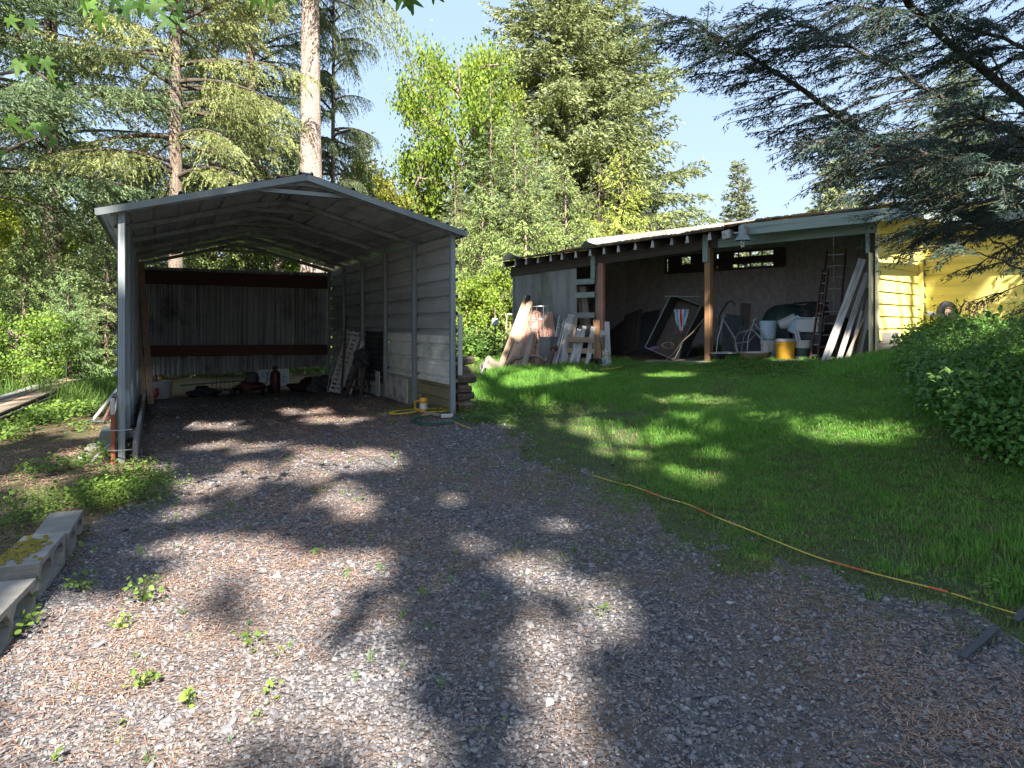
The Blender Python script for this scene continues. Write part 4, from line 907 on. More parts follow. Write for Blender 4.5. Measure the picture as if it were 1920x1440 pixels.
MB().box(SP(SL - .02, 1.15, 2.3), (n3, s3, up), 2.2, .02, 2.3).build('sheathing', 'wooddark', hs)
board('corner_board', SP(SL + .06, 2.24, 1.25), SP(SL + .06, 2.24, 3.55), .09, .09, 'cream' if 0 else 'yellow', hs, up=s3)
for k in range(11):
    z0 = 1.36 + k * .2075; board('siding_board', SP(SL + .11, 2.285, z0 + .1), SP(SL + 6, 2.285, z0 + .1), .018, .222, 'yellow', hs, roll=.14)
MB().box(SP(SL + 3, 2.33, 2.5), (s3, n3, up), 6, .03, 2.4).build('sheathing', 'wooddark', hs)
MB().box(SP(SL + 3.5, 2.30, 1.2), (s3, n3, up), 7, .05, .36).build('foundation_board', 'woodorange', hs)
MB().box(SP(SL - .02, 1.2, 1.12), (n3, s3, up), 2.3, .04, .18).build('sill_board', 'wood', hs)
b = MB(); zr = fz(uF1) + .22
b.add([SP(uF1 + .02, 1.75, zr), SP(SL + 8, 1.75, zr), SP(SL + 8, 8, zr + 1.2), SP(uF1 + .02, 8, zr + 1.2), SP(uF1 + .02, 1.75, zr + .05), SP(SL + 8, 1.75, zr + .05), SP(SL + 8, 8, zr + 1.25), SP(uF1 + .02, 8, zr + 1.25)], [(0,1,2,3),(4,7,6,5),(0,4,5,1),(1,5,6,2),(2,6,7,3),(3,7,4,0)]).build('roof', 'shingle', hs, smooth=False)
board('fascia', SP(uF1 + .02, 1.73, zr - .05), SP(SL + 8, 1.73, zr - .05), .03, .17, 'green', hs)
for k, (px, zz, lb) in enumerate(((1663, .0, 'bottom'), (1664, .2, 'top'))):
    c = SG(px, .25) if 0 else SP(SL + .08, .42, SGu(SL, .4) - .02 + zz)
    cinder(c, n3, .40, .2, .19, 'concrete block under the yellow side wall, %s of two' % lb, mossm=False)
blob('rubble', SP(SL + .15, 1.1, SGu(SL + .1, 1.1)), .22, .3, .14, 'stone', 'tan rock under the yellow wall right of the concrete blocks', 'rock', 31, 3, .2)
# yard lamp on the eave
c = SPX(1393, 447, -.62); t = thing('yard_lamp', c, 'grey yard lamp with ribbed skirt and glass bulb hung at the shed eave', 'lamp')
r = .115
MB().lathe([(0, .235), (r * .62, .23), (r * .66, .2), (r * .72, .06), (r * .74, .05)], c, 24).build('housing', 'post', t)
k_ = []; b = MB()
for i in range(36):
    a0 = i / 36 * 2 * math.pi; a1 = (i + .5) / 36 * 2 * math.pi; a2 = (i + 1) / 36 * 2 * math.pi
    def rp(a, rr, z): return c + V(math.cos(a) * rr, math.sin(a) * rr, z)
    b.add([rp(a0, r * .74, .05), rp(a1, r * .70, .05), rp(a2, r * .74, .05), rp(a0, r * 1.3, -.04), rp(a1, r * 1.22, -.035), rp(a2, r * 1.3, -.04)], [(0, 1, 4, 3), (1, 2, 5, 4)])
b.build('skirt', 'galv', t, smooth=False)
MB().lathe([(r * .42, .0), (r * .45, -.05), (r * .45, -.12), (r * .3, -.16), (0, -.175)], c, 16).build('bulb_glass', 'glass', t)
MB().tube([c + V(0, 0, .1) - V(.06, 0, 0), c + V(-.12, .05, .1), SPX(1376, 436, -.42)], .018, 8).build('bracket', 'steelbar', t)
# ---------------------------------------------------------- clutter at the shed, left group
rr = random.Random(5)
t = thing('lumber_pile', SG(975, -1.0), 'fan of long reddish and grey boards leaning on the shed front at left', 'lumber')
for i in range(38):
    k = i / 37; bx = 935 + 95 * k + rr.uniform(-6, 6); tx = 983 + 48 * k + rr.uniform(-5, 5)
    wd = -1.35 + .5 * k + rr.uniform(-.12, .12); by = 0
    ty = 588 - (20 if i < 6 else 0) + rr.uniform(-12, 14) + 6 * k
    a = SG(bx, wd, .03); b = SPX(tx, ty, -.18 + rr.uniform(-.1, .08) - .1)
    if k > .55: a = a + n3 * .25
    mt = rr.choice(['woodtan', 'wood', 'woodgrey']) if k < .3 else rr.choice(['woodred', 'woodred', 'wood', 'woodtan'])
    board('plank', a, b, rr.uniform(.07, .15), .03, mt, t, up=V(rr.uniform(-.5, .3), -1, .4))
bt = SPX(988, 566, -.35); MB().lathe([(0, 0), (.06, 0), (.05, .16), (0, .17)], bt, 12, V(.3, 0, 1)).build('black_cap', 'black', t)
# bent dark branches at the foot
o = MB().tube([SG(948, -1.35, .05), SG(965, -1.2, .2), SG(985, -1.0, .24), SG(1010, -.9, .22), SG(1025, -.9, .1)], [.06, .055, .05, .045, .03], 8).build('tree_branch', 'bark'); tag(o, 'thick bent grey branch lying at the foot of the lumber fan', 'branch')
# tomato cage
uc, _ = SX(1012, 620, -.55); c = SP(uc, -.55, SGu(uc, -.55)); t = thing('tomato_cage', c, 'tall thin wire plant cage in front of the plywood wall', 'plant cage')
for z in (.15, .45, .75, 1.05, 1.35): MB().tube([c + V(math.cos(a) * .2, math.sin(a) * .2, z) for a in np.linspace(0, 6.283, 17)], .006, 4, False).build('ring', 'steelbar', t)
for a in (.3, 1.9, 3.5, 5.1): MB().tube([c + V(math.cos(a) * .2, math.sin(a) * .2, -.05), c + V(math.cos(a) * .2, math.sin(a) * .2, 1.38)], .006, 4).build('wire', 'steelbar', t)
c = SP(SX(1029, 640, -.6)[0], -.6, 0); c.z = hz(c.x, c.y); t = thing('wire_bin', c, 'dull blue grey rectangular mesh bin behind the rusty pipe', 'bin')
b = MB(); b.box(c + up * .02, (s3, n3, up), .34, .26, .03); 
for sgn in (-1, 1): b.box(c + s3 * .17 * sgn + up * .33, (s3, n3, up), .012, .27, .62); b.box(c + n3 * .13 * sgn + up * .33, (s3, n3, up), .33, .012, .62)
b.build('body', 'bin', t, smooth=False)
b = MB()
for k in range(15): b.tube([c - n3 * .14 + s3 * (-.17 + .024 * k) + up * .03, c - n3 * .14 + s3 * (-.17 + .024 * k) + up * .64], .004, 4)
for k in range(10): b.tube([c - n3 * .142 - s3 * .17 + up * (.05 + .065 * k), c - n3 * .142 + s3 * .17 + up * (.05 + .065 * k)], .004, 4)
b.build('mesh', 'steelbar', t)
a = SG(1027, -1.15, 0); b = SPX(1040, 652, -.8); t = thing('rusty_pipe', a, 'short fat rusty pipe leaning on the mesh bin', 'pipe')
MB().tube([a, b], .05, 12).build('pipe', 'rustdark', t); MB().tube([b - (b - a).normalized() * .05, b + (b - a).normalized() * .03], .075, 12).build('flange', 'rustdark', t)
# bundle of thin white rods
t = thing('rod_bundle', SG(1040, -.95), 'bundle of thin whitish rods leaning between bin and boards', 'rods')
for i in range(16):
    k = i / 15; MB().tube([SG(1030 + 18 * k + rr.uniform(-3, 3), -.95 + .1 * rr.random(), .02), SPX(1050 + 16 * k + rr.uniform(-3, 3), 600 + rr.uniform(-8, 12), -.2)], .014, 5).build('rod', 'whitepl' if i % 3 else 'woodgrey', t)
def lean_board(name, b0, w0, t0, w1, wd, th, mat, label, cat, group=None, up_=(0, -1, .2), dz=0):
    return tag(board(name, SG(b0, w0, dz), SPX(*t0, w1), wd, th, mat, None, up=Vector(up_)), label, cat, group)
gw = 'loose boards leaning at the shed front by the lumber fan'
lean_board('loose_board', 1055, -.8, (1072, 590), -.12, .17, .03, 'woodgrey', 'wide grey board leaning right of the thin rods', 'board', gw)
lean_board('loose_board', 1063, -.7, (1079, 594), -.10, .12, .03, 'wood', 'tan board leaning behind the wide grey board', 'board', gw)
lean_board('loose_board', 1072, -.9, (1088, 618), -.3, .15, .03, 'white', 'chipped white board tilted left, left one of the white pair', 'board', gw)
lean_board('loose_board', 1080, -.85, (1096, 612), -.3, .09, .03, 'white', 'narrow chipped white board crossing the white pair', 'board', gw)
lean_board('loose_board', 1101, -.85, (1112, 613), -.25, .10, .03, 'white', 'tall upright white board in front of the crate', 'board', gw)
lean_board('loose_board', 1122, -.4, (1118, 600), -.15, .14, .04, 'woodorange', 'rounded orange brown board standing by the reddish post', 'board', gw)
lean_board('loose_board', 1137, -.35, (1130, 620), -.12, .12, .03, 'white', 'pointed grey white board leaning on the reddish post', 'board', gw)
lean_board('loose_board', 1141, -.1, (1138, 603), .05, .11, .02, 'whitepl', 'flat pale grey board standing just right of the reddish post', 'board', gw)
for px, lb, tx in ((1104, 'tan plank tilted inside the shelf frame, wider one', 1093), (1096, 'tan plank tilted inside the shelf frame, narrower one', 1086)):
    lean_board('loose_board', px, .25, (tx, 537), .15, .14, .03, 'wood', lb, 'board', 'planks inside the shelf frame', (0, -1, 0), dz=.5)
c = SP(SX(1098, 650, -.45)[0], -.45, 0); c.z = hz(c.x, c.y); t = thing('wooden_crate', c, 'low weathered wooden crate frame behind the white boards', 'crate')
for z in (.08, .30, .55):
    board('slat', c - s3 * .42 - n3 * .15 + up * z, c + s3 * .38 - n3 * .15 + up * z, .03, .11, 'woodtan', t); board('slat', c - s3 * .42 + n3 * .2 + up * z, c + s3 * .38 + n3 * .2 + up * z, .03, .11, 'wood', t)
for sx in (-.4, .36):
    for sy in (-.12, .17): board('corner_post', c + s3 * sx + n3 * sy, c + s3 * sx + n3 * sy + up * .65, .05, .05, 'wood', t, up=s3)
for i, (px, lb) in enumerate(((1113, 'empty rusty tin lying at the shed post foot, left one'), (1122, 'empty steel tin lying at the shed post foot, right one'))):
    c = SG(px, -.75, .09); t = thing('tin_can', c, lb, 'tin', 'tins at the foot of the shed post')
    MB().lathe([(0, .2), (.085, .2), (.085, 0), (.078, 0), (.078, .19), (0, .19)], c, 18, V(.35 if i else -.1, 1, 0)).build('can', 'dark' if i == 0 else 'steelbar', t)
    MB().lathe([(.078, -.004), (.09, -.004), (.09, .01), (.078, .01)], c, 18, V(.35 if i else -.1, 1, 0)).build('rim', 'rustdark', t)
c = SG(1138, -.8, 0); t = thing('glass_lantern', c, 'greenish glass lantern standing on the grass by the shed post', 'lantern')
MB().lathe([(0, 0), (.13, 0), (.14, .05), (.10, .08), (0, .08)], c, 18).build('base', 'steelbar', t)
MB().lathe([(.075, .08), (.10, .13), (.10, .2), (.07, .25), (.05, .27)], c, 18).build('globe', 'glass', t)
MB().lathe([(0, .34), (.03, .33), (.055, .27), (.075, .265)], c, 18).build('cap', 'woodtan', t)
coil('hose_coil', SG(1145, -1.1), .28, 4, .012, 'cordy', 'coiled yellow hose in the grass before the shed opening', seed=7, cat='hose')
# ---------------------------------------------------------- clutter inside the shed
# tipped garden cart
c0 = SG(1262, .5, .12); d = (SPX(1268, 568, 1.0) - c0); d = (n3 * .35 + s3 * .35 + up * 1.0).normalized(); ac = (s3 - d * s3.dot(d)).normalized(); nn = d.cross(ac).normalized()
if nn.dot(n3) < 0: nn = -nn
t = thing('dump_cart', c0, 'dark steel garden cart tipped upright with rope in its tray', 'cart')
L_, W_, D_ = 1.30, .85, .30
c0 = c0 - s3 * .35
ax = (ac, d, nn)
MB().box(c0 + d * L_ / 2 + nn * D_, ax, W_, L_, .012).build('tray_floor', 'wooddark', t)
for sgn in (-1, 1): MB().box(c0 + d * L_ / 2 + ac * sgn * W_ / 2 + nn * D_ / 2, ax, .015, L_, D_).build('tray_side', 'dark', t)
MB().box(c0 + nn * D_ / 2, ax, W_, .015, D_).build('tray_end', 'wooddark', t); MB().box(c0 + d * L_ + nn * D_ / 2, ax, W_, .015, D_).build('tray_end', 'dark', t)
b = MB(); cs = [c0 + ac * sg * W_ / 2 + d * q for sg, q in ((-1, 0), (1, 0), (1, L_), (-1, L_), (-1, 0))]; b.tube(cs, .012, 6); b.build('rim', 'woodgrey', t)
for sgn in (-1, 1):
    q = c0 + d * .25 + ac * sgn * (W_ / 2 + .07) + nn * .42; MB().lathe([(0, -.03), (.13, -.03), (.19, -.025), (.2, 0), (.19, .025), (.13, .03), (0, .03)], q, 20, ac).build('wheel', 'black', t)
tw = thing('striped_towel', c0 + d * 1.1, 'towel with red, white and blue stripes draped over the tipped cart side', 'towel')
t0 = SPX(1277, 580, .35)
for k, mt in enumerate(('whitepl', 'blue', 'whitepl', 'brightred', 'whitepl', 'blue', 'whitepl')):
    a = (k - 3) * .052; l = .50 - abs(k - 3) * .055
    b = MB(); vs = []
    for j in range(6):
        z = -l * j / 5; sq = 1 - .45 * (j / 5); 
        for e in (-.026, .026):
            for th in (0, .008): vs.append(t0 + s3 * (a * sq + e * sq) + n3 * (th + .015 * math.sin(j * 1.3 + k)) + up * z)
    fs = []
    for j in range(5):
        q = j * 4; fs += [(q, q + 2, q + 6, q + 4), (q + 1, q + 5, q + 7, q + 3), (q, q + 4, q + 5, q + 1), (q + 2, q + 3, q + 7, q + 6)]
    b.add(vs, fs + [(0, 1, 3, 2), (20, 22, 23, 21)]); b.build('stripe', mt, tw)
cr = SPX(1253, 652, .55)
t = thing('rope_coil', cr, 'coil of tan rope lying in the bottom of the tipped cart', 'rope')
MB().tube([cr + s3 * (.14 + .03 * math.sin(i)) * math.cos(i * .45) + up * (.07 * math.sin(i * .45) + .05) - n3 * .03 * math.cos(i * .9) for i in range(60)], .009, 5).build('coil', 'rope', t)
cr = SPX(1228, 655, .45); o = MB().tube([cr + s3 * (.12) * math.cos(i * .45) + up * (.03 * math.sin(i * .5) + .03) - n3 * .02 * math.cos(i * .9) for i in range(40)], .011, 5).build('rope_tangle', 'purple'); tag(o, 'small tangle of purple rope in the tipped cart', 'rope')
o = MB().tube([SPX(1245, 556, .9), SPX(1312, 556, .9)], .014, 6).build('hanging_rail', 'steelbar'); tag(o, 'thin pale rail fixed across the shed wall above the cart', 'rail')
pts = [SPX(x, y, .2) for x, y in ((1245, 678), (1262, 664), (1280, 640), (1300, 622), (1318, 600), (1336, 585))]; o = MB().tube(pts, .012, 6).build('bent_hose', 'rope'); tag(o, 'tan hose rising in a curve from the ground to the middle post', 'hose')
gp = 'dark panels leaning inside the shed'
for i, (bx, tx, ty, wd, mt, lb) in enumerate(((1180, 1188, 585, .55, 'wooddark', 'brown board panel leaning left of the dark cupboard'), (1205, 1222, 584, .5, 'dark', 'dark grey flat panel leaning behind the tipped cart'), (1160, 1158, 610, .6, 'wooddark', 'low brown panel leaning at the left inside the opening'))):
    o = board('leaning_panel', SG(bx, 1.6, 0), SPX(tx, ty, 2.3), wd, .03, mt, None, up=(-.7, -.7, .2)); tag(o, lb, 'panel', gp)
# hanging baskets
for i, (px, py, w_, lb) in enumerate(((1358, 668, .42, 'empty wire hanging basket with dark liner, left of the two'), (1415, 668, .42, 'wire hanging basket with tan liner, right of the two'))):
    c = SG(px, .15, .02); t = thing('hanging_basket', c, lb, 'hanging basket', 'hanging baskets on the shed floor')
    c = SG(px, .15, .02)
    MB().lathe([(.12, 0), (.24, .06), (.29, .14), (.30, .15), (.27, .14), (.10, .02)], c, 24).build('liner', 'dark' if i == 0 else 'woodtan', t)
    MB().tube([c + V(math.cos(a) * .3, math.sin(a) * .3, .16) for a in np.linspace(0, 6.283, 25)], .010, 5, False).build('rim', 'steelbar', t)
    hk = c + V(-.02, 0, .82 - .1 * i)
    for a in (.5, 2.2, 3.9, 5.4): MB().tube([c + V(math.cos(a) * .3, math.sin(a) * .3, .16), c + V(math.cos(a) * .24, math.sin(a) * .24, .45), hk], .009, 5).build('hanger', 'steelbar', t)
    MB().tube([hk, hk + V(0, 0, .05), hk + V(.04, 0, .08), hk + V(.06, 0, .04)], .008, 5).build('hook', 'steelbar', t)
o = board('charcoal_cushion', SG(1371, .9, .05), SPX(1376, 592, 1.2), .38, .10, 'cushion', None, up=(-.2, -1, .1)); tag(o, 'tall charcoal cushion standing behind the wire basket', 'cushion', 'dark cushions in the shed')
o = board('dark_plank', SG(1392, 1.05, .05), SPX(1398, 570, 1.5), .2, .06, 'wooddark', None, up=(-.2, -1, .1)); tag(o, 'dark narrow plank standing right of the tall cushion', 'plank')
o = board('leaning_panel', SG(1400, .75, .05), SPX(1412, 618, 1.0), .55, .07, 'dark', None, up=(-.2, -1, .1)); tag(o, 'wide dark grey panel leaning behind the right hand basket', 'panel')
o = MB().tube([SPX(x, y, .9) for x, y in ((1347, 640), (1350, 590), (1362, 570), (1370, 563), (1378, 571))], .018, 6).build('hand_tool', 'dark'); tag(o, 'black hooked tool handle standing against the shed wall', 'tool')
o = board('wall_rail', SPX(1345, 612, 1.8), SPX(1440, 612, 1.8), .03, .05, 'woodgrey', None); tag(o, 'pale horizontal rail low across the shed back', 'rail')
t = thing('folding_chair', SG(1395, .4), 'grey metal tube chair frame lying behind the hanging baskets', 'chair')
for p_ in (((1375, 640), (1385, 625), (1410, 618), (1418, 625), (1405, 640), (1378, 645)), ((1378, 645), (1385, 668), (1410, 675)), ((1418, 625), (1435, 645), (1438, 668))): MB().tube([SPX(x, y, .45) for x, y in p_], .014, 6).build('tube_frame', 'steelbar', t)
# buckets
def sbucket(px, wd, r, h, mat, lb, z=0, **k): c = SG(px, wd, z); return bucket(0, 0, r, h, mat, lb, base=c, **k)
gbk = 'buckets stacked inside the shed'
sbucket(1442, .55, .16, .36, 'whitepl', 'white bucket under the blue labelled bucket', group=gbk)
sbucket(1440, .55, .155, .36, 'bluepl', 'pale bucket with blue label on top of the white one', z=.37, band='label', group=gbk)
sbucket(1472, .10, .175, .40, 'yelpl', 'bright yellow bucket with a pale lid at the shed front', group=gbk, lid='white')
sbucket(1504, .35, .17, .36, 'whitepl', 'off white bucket with dark green lower half', band='greenpl', group=gbk)
sbucket(1462, 1.1, .15, .34, 'whitepl', 'white ribbed bucket tipped on its side above the others', z=.55, tilt=(.9, -.3, .4), group=gbk)
sbucket(1487, .9, .15, .34, 'bluepl', 'pale tilted bucket behind the yellow one', z=.42, tilt=(.5, -.2, .8), group=gbk)
c = SG(1519, .8, .45); t = thing('plastic_tote', c, 'pale plastic tote behind the buckets left of the tall ladder', 'tote')
MB().box(c + up * .13, (s3, n3, up), .42, .3, .26).build('tub', 'whitepl', t, bevel=.02); MB().box(c + up * .27, (s3, n3, up), .46, .34, .02).build('lid', 'bluepl', t, bevel=.006)
o = MB().box(SG(1519, .8, .21), (s3, n3, up), .5, .36, .44).build('storage_box', 'dark'); tag(o, 'dark storage box under the pale tote', 'box')
o = MB().box(SG(1460, 1.15, .26), (s3, n3, up), .6, .36, .52).build('storage_box', 'dark'); tag(o, 'dark box carrying the tipped white bucket', 'box')
for px, lb in ((1495, 'pair of short pale tubes standing in the shed, left'), (1500, 'pair of short pale tubes standing in the shed, right')):
    o = MB().tube([SPX(px, 640, .5), SPX(px - 5, 617, .5)], .02, 8).build('short_tube', 'whitepl'); tag(o, lb, 'tube', 'short tubes by the buckets')
c = SPX(1478, 596, 1.9); c.z -= .2; t = thing('wheelbarrow_tub', c, 'dark green wheelbarrow upturned at the back of the shed', 'wheelbarrow')
MB().lathe([(.55, 0), (.53, .15), (.42, .36), (.28, .46), (0, .5)], c, 24).build('tray', 'greenpl', t)
MB().tube([c + V(.1, 0, .5), c + V(.5, -.2, .52), c + V(.75, -.2, .5)], .02, 6).build('handle', 'wooddark', t); MB().tube([c + V(.4, 0, .4), c + V(.45, -.1, .62)], .015, 6).build('leg', 'steelbar', t)
o = MB().lathe([(0, 0), (.35, 0), (.36, .6), (.33, .66), (0, .66)], SG(1478, 1.9), 24).build('rain_barrel', 'dark'); tag(o, 'dark round barrel under the green wheelbarrow', 'barrel')
blob('dark_bundle', SPX(1525, 600, 1.7), .3, .25, .22, 'dark', 'dark bundle beside the green wheelbarrow at the shed back', 'bundle', 41, 4, .2)
o = MB().box(SPX(1556, 606, 1.4) - up * .0, (s3, n3, up), .5, .3, .3).build('red_case', 'red'); tag(o, 'dark red case behind the tall ladder', 'case')
o = MB().box(SG(1556, 1.4, .3), (s3, n3, up), .55, .35, .68).build('storage_box', 'wooddark'); tag(o, 'brown box under the dark red case', 'box')
# tall ladders
f0, f1 = SG(1519, .25), SG(1535, .2); tA, tB = SPX(1551, 470, 1.2), SPX(1586, 468, 1.2)
f0 = SG(1545, .9); f1 = SG(1573, .9); f0 = SPX(1530, 664, .6); f1 = SPX(1569, 664, .6)
ladder('wooden_ladder', f0, f1, tA, tB, 9, .055, 'rustdark', 'tall red brown ladder leaning inside the shed, wide section', group='sections of the tall shed ladder', rmat='steelbar')
ladder('wooden_ladder', SG(1519, .1), SG(1533, .1), SPX(1543, 505, .8), SPX(1553, 505, .8), 9, .05, 'rustdark', 'narrow red brown ladder section seen edge on beside the wide one', group='sections of the tall shed ladder', rmat='steelbar')
# boards leaning at right end
gl = 'boards leaning inside the right end of the shed'
lean_board('long_board', 1545, -.35, (1617, 486), .25, .12, .035, 'white', 'long chipped white board leaning at right, frontmost', 'board', gl, (-.4, -1, .2))
lean_board('long_board', 1571, -.20, (1626, 512), .3, .085, .035, 'white', 'second long white board from the left, behind the first', 'board', gl, (-.4, -1, .2))
lean_board('long_board', 1590, -.1, (1630, 530), .3, .04, .04, 'woodgrey', 'narrow grey stick right of the two white boards', 'board', gl, (-.4, -1, .2))
lean_board('long_board', 1600, .15, (1630, 560), .4, .10, .03, 'white', 'shorter white board half hidden behind grey sticks', 'board', gl, (-.4, -1, .2))
lean_board('long_board', 1583, -.25, (1622, 590), .2, .04, .04, 'wood', 'brown stick crossing low before the sticks at right', 'board', gl, (-.4, -1, .2))
for i, (bx, tx, ty, mt, lb) in enumerate(((1603, 1630, 540, 'wooddark', 'dark board, leftmost of the dark bunch by the corner'), (1609, 1632, 560, 'wood', 'weathered brown board in the bunch by the corner'), (1615, 1634, 580, 'woodgrey', 'grey board in the bunch by the corner'), (1620, 1635, 600, 'wooddark', 'dark short board closest to the corner post'), (1611, 1628, 633, 'woodorange', 'orange fresh cut board low in the bunch'))):
    lean_board('long_board', bx, .1, (tx, ty), .2, .10, .03, mt, lb, 'board', gl, (-.4, -1, .2))
# ---------------------------------------------------------- wheelbarrow wheel and frame by the house
k0 = (1777 - CX) / F; cY = 11.55; c = P(1777, 590, cY); t = thing('wheelbarrow', V(c.x, c.y, c.z - .2), 'upturned wheelbarrow with a fat black tyre on the bank by the house', 'wheelbarrow')
wa = V(.35, -1, .1).normalized()
MB().lathe([(.125, -.045), (.19, -.05), (.225, -.03), (.235, 0), (.225, .03), (.19, .05), (.125, .045)], c, 32, wa).build('tyre', 'black', t)
MB().lathe([(.03, -.03), (.10, -.015), (.125, -.045), (.13, -.045), (.13, .045), (.12, .045), (.1, .015), (.03, .03)], c, 24, wa).build('rim', 'rust' if 0 else 'woodtan', t)
MB().lathe([(0, -.05), (.03, -.05), (.03, .05), (0, .05)], c, 12, wa).build('hub', 'rustdark', t)
board('handle', P(1738, 586, cY - .12), P(1850, 612, cY - .6), .04, .06, 'woodgrey', t); board('handle', P(1738, 590, cY + .2), P(1850, 604, cY + .15), .04, .05, 'wood', t)
for x0 in (1808, 1836):
    MB().tube([P(x0 - 14, 603, cY - .2), P(x0 - 4, 574, cY - .1), P(x0 + 2, 565, cY - .05), P(x0 + 9, 567, cY - .05), P(x0 + 10, 600, cY - .05)], .014, 8).build('leg_brace', 'rustdark', t)
MB().tube([P(1806, 595, cY - .1), P(1846, 574, cY - .1)], .012, 6).build('cross_rod', 'rustdark', t); MB().tube([P(1810, 577, cY - .1), P(1846, 598, cY - .1)], .012, 6).build('cross_rod', 'rustdark', t)
t = None
q = SP(SL + .9, 2.0, 0); o = board('old_plank', V(q.x, q.y, hz(q.x, q.y) + .05), V(q.x + .5, q.y - .7, hz(q.x + .5, q.y - .7) + .1), .2, .04, 'woodtan'); tag(o, 'tan plank lying at the foot of the yellow wall by the wheel', 'plank')
# ---------------------------------------------------------- garden corner between carport and shed
def gp_(px, Y): x = (px - CX) / F * Y; return V(x, Y, hz(x, Y))
A = gp_(903, 21); B = gp_(962, 21.5); t = thing('pipe_frame', A, 'white plastic pipe frame standing in the garden behind the lumber', 'frame')
for q in (A, B): MB().tube([q, V(q.x, q.y, 1.77)], .025, 8).build('upright', 'whitepl', t)
MB().tube([V(A.x - .1, A.y, 1.78), V(B.x + .1, B.y, 1.82)], .025, 8).build('crossbar', 'whitepl', t)
A = gp_(928, 19.5); t = thing('jar_stake', A, 'garden stake topped with an upturned white jar', 'stake')
MB().tube([A, V(A.x, A.y, 1.5)], .018, 6).build('stake', 'dark', t); MB().lathe([(0, 1.68), (.08, 1.67), (.095, 1.62), (.095, 1.48), (.06, 1.44), (0, 1.44)], V(A.x, A.y, 0), 16).build('jar', 'whitepl', t)
MB().tube([V(A.x, A.y, 1.66), V(A.x, A.y, 2.0)], .012, 5).build('tip', 'wood', t)
for i, px in enumerate((862, 872, 885, 896, 912, 938, 948, 956)):
    A = gp_(px, 20.5 + (i % 3) * .6); o = MB().tube([A, A + V(random.uniform(-.05, .05), 0, random.uniform(.9, 1.3))], .02, 6).build('garden_stake', 'woodtan'); tag(o, 'thin tan garden stake in the fenced vegetable corner', 'stake', 'thin stakes in the garden corner')
A, B = gp_(855, 21.5), gp_(965, 22); t = thing('wire_fence', A, 'low wire fence round the garden corner', 'fence')
for k in range(4): MB().tube([A + V(0, 0, .2 + .28 * k), B + V(0, 0, .2 + .28 * k)], .006, 4).build('wire', 'steelbar', t)
for k in range(30): q = A.lerp(B, k / 29); MB().tube([q, q + V(0, 0, 1.1)], .005, 4).build('wire', 'steelbar', t)
c = gp_(912, 17.6) ; blob('boulder', G(922, 698), .22, .18, .22, 'stone', 'tan mossy boulder on the grass left of the lumber fan', 'rock', 50, 4, .16)
c = G(902, 703); t = thing('plastic_tee', c, 'white plastic stake with an angled arm in the grass', 'stake')
MB().tube([c, c + V(-.02, 0, .26)], .015, 6).build('stem', 'whitepl', t); MB().tube([c + V(.0, 0, .02), c + V(.12, 0, .32)], .018, 6).build('arm', 'whitepl', t)
def leaf_blade(b, p, d, L, wd, up_=V(0, 0, 1), fold=.2, droop=.3):
    s = d.cross(up_).normalized(); n = s.cross(d).normalized(); st = [(0, .02), (.25, .8), (.5, 1), (.75, .7), (1, .02)]; vs = []
    for t_, w_ in st:
        c = p + d * L * t_ - up_ * droop * L * t_ * t_; vs += [c - s * wd * w_ * .5 + n * fold * wd * w_, c, c + s * wd * w_ * .5 + n * fold * wd * w_]
    fs = []
    for i in range(4): q = i * 3; fs += [(q, q + 1, q + 4, q + 3), (q + 1, q + 2, q + 5, q + 4)]
    b.add(vs, fs)
c = gp_(880, 18.6); t = thing('broadleaf_plant', c, 'big dark green broad leaved plant beside the carport corner', 'plant')
for k in range(22):
    a = random.uniform(0, 6.28); el = random.uniform(.2, 1.2); d = V(math.cos(a) * math.cos(el), math.sin(a) * math.cos(el), math.sin(el)); b = MB(); leaf_blade(b, c + V(random.uniform(-.3, .3), random.uniform(-.2, .2), .1), d, random.uniform(.5, .8), .3, droop=.35); b.smooth = True; b.build('leaf', 'maple', t)
# roofing weeds: individual plants on the gravel
def weed(px, py, n, L, name='weed_plant', mat='weed', stem=.10, label='', rnd=True, group=None):
    c = G(px, py); t = thing(name, c, label, 'weed', group); r = random.Random(px * 7 + py); b = MB(); sb = MB()
    for k in range(int(n * 1.8)):
        a = r.uniform(0, 6.28); hh = stem * r.uniform(.4, 1.1); rad = stem * r.uniform(.3, 1.0); e = c + V(math.cos(a) * rad, math.sin(a) * rad, hh)
        sb.tube([c, c + V(math.cos(a) * rad * .4, math.sin(a) * rad * .4, hh * .7), e], .0014, 3)
        m = L * r.uniform(.3, .75); q = []
        tl = V(r.gauss(0, .6), r.gauss(0, .6) - .3, 1).normalized(); x = tl.orthogonal().normalized(); y = tl.cross(x)
        for j in range(8):
            w_ = j / 8 * 6.283; q.append(e + (x * math.cos(w_) + y * math.sin(w_)) * m * .5 * (1 if rnd else (1 if j % 2 else .6)) + tl * m * .05 * math.cos(3 * w_))
        b.add([e] + q, [(0, 1 + j, 1 + (j + 1) % 8) for j in range(8)])
    b.build('foliage', mat, t, smooth=False); sb.build('stem', mat, t); return t
gw_ = 'round leaved weeds growing at the gravel edge'
weed(155, 1108, 14, .045, stem=.11, label='round leaved weed right of the mossy concrete block', group=gw_)
weed(28, 1195, 16, .05, stem=.13, label='leafy weed in front of the nearest concrete block', group=gw_)
weed(268, 1130, 18, .04, stem=.13, label='pale straggly weed on the sunlit gravel at left', group=gw_)
weed(40, 1140, 8, .05, stem=.13, label='tall weed leaning on the nearest concrete block', group=gw_)
weed(462, 1210, 7, .04, stem=.06, label='small bright weed in the middle of the sunlit gravel', group=gw_)
weed(352, 1325, 5, .04, stem=.05, label='little yellow green weed near the bottom left', group=gw_)
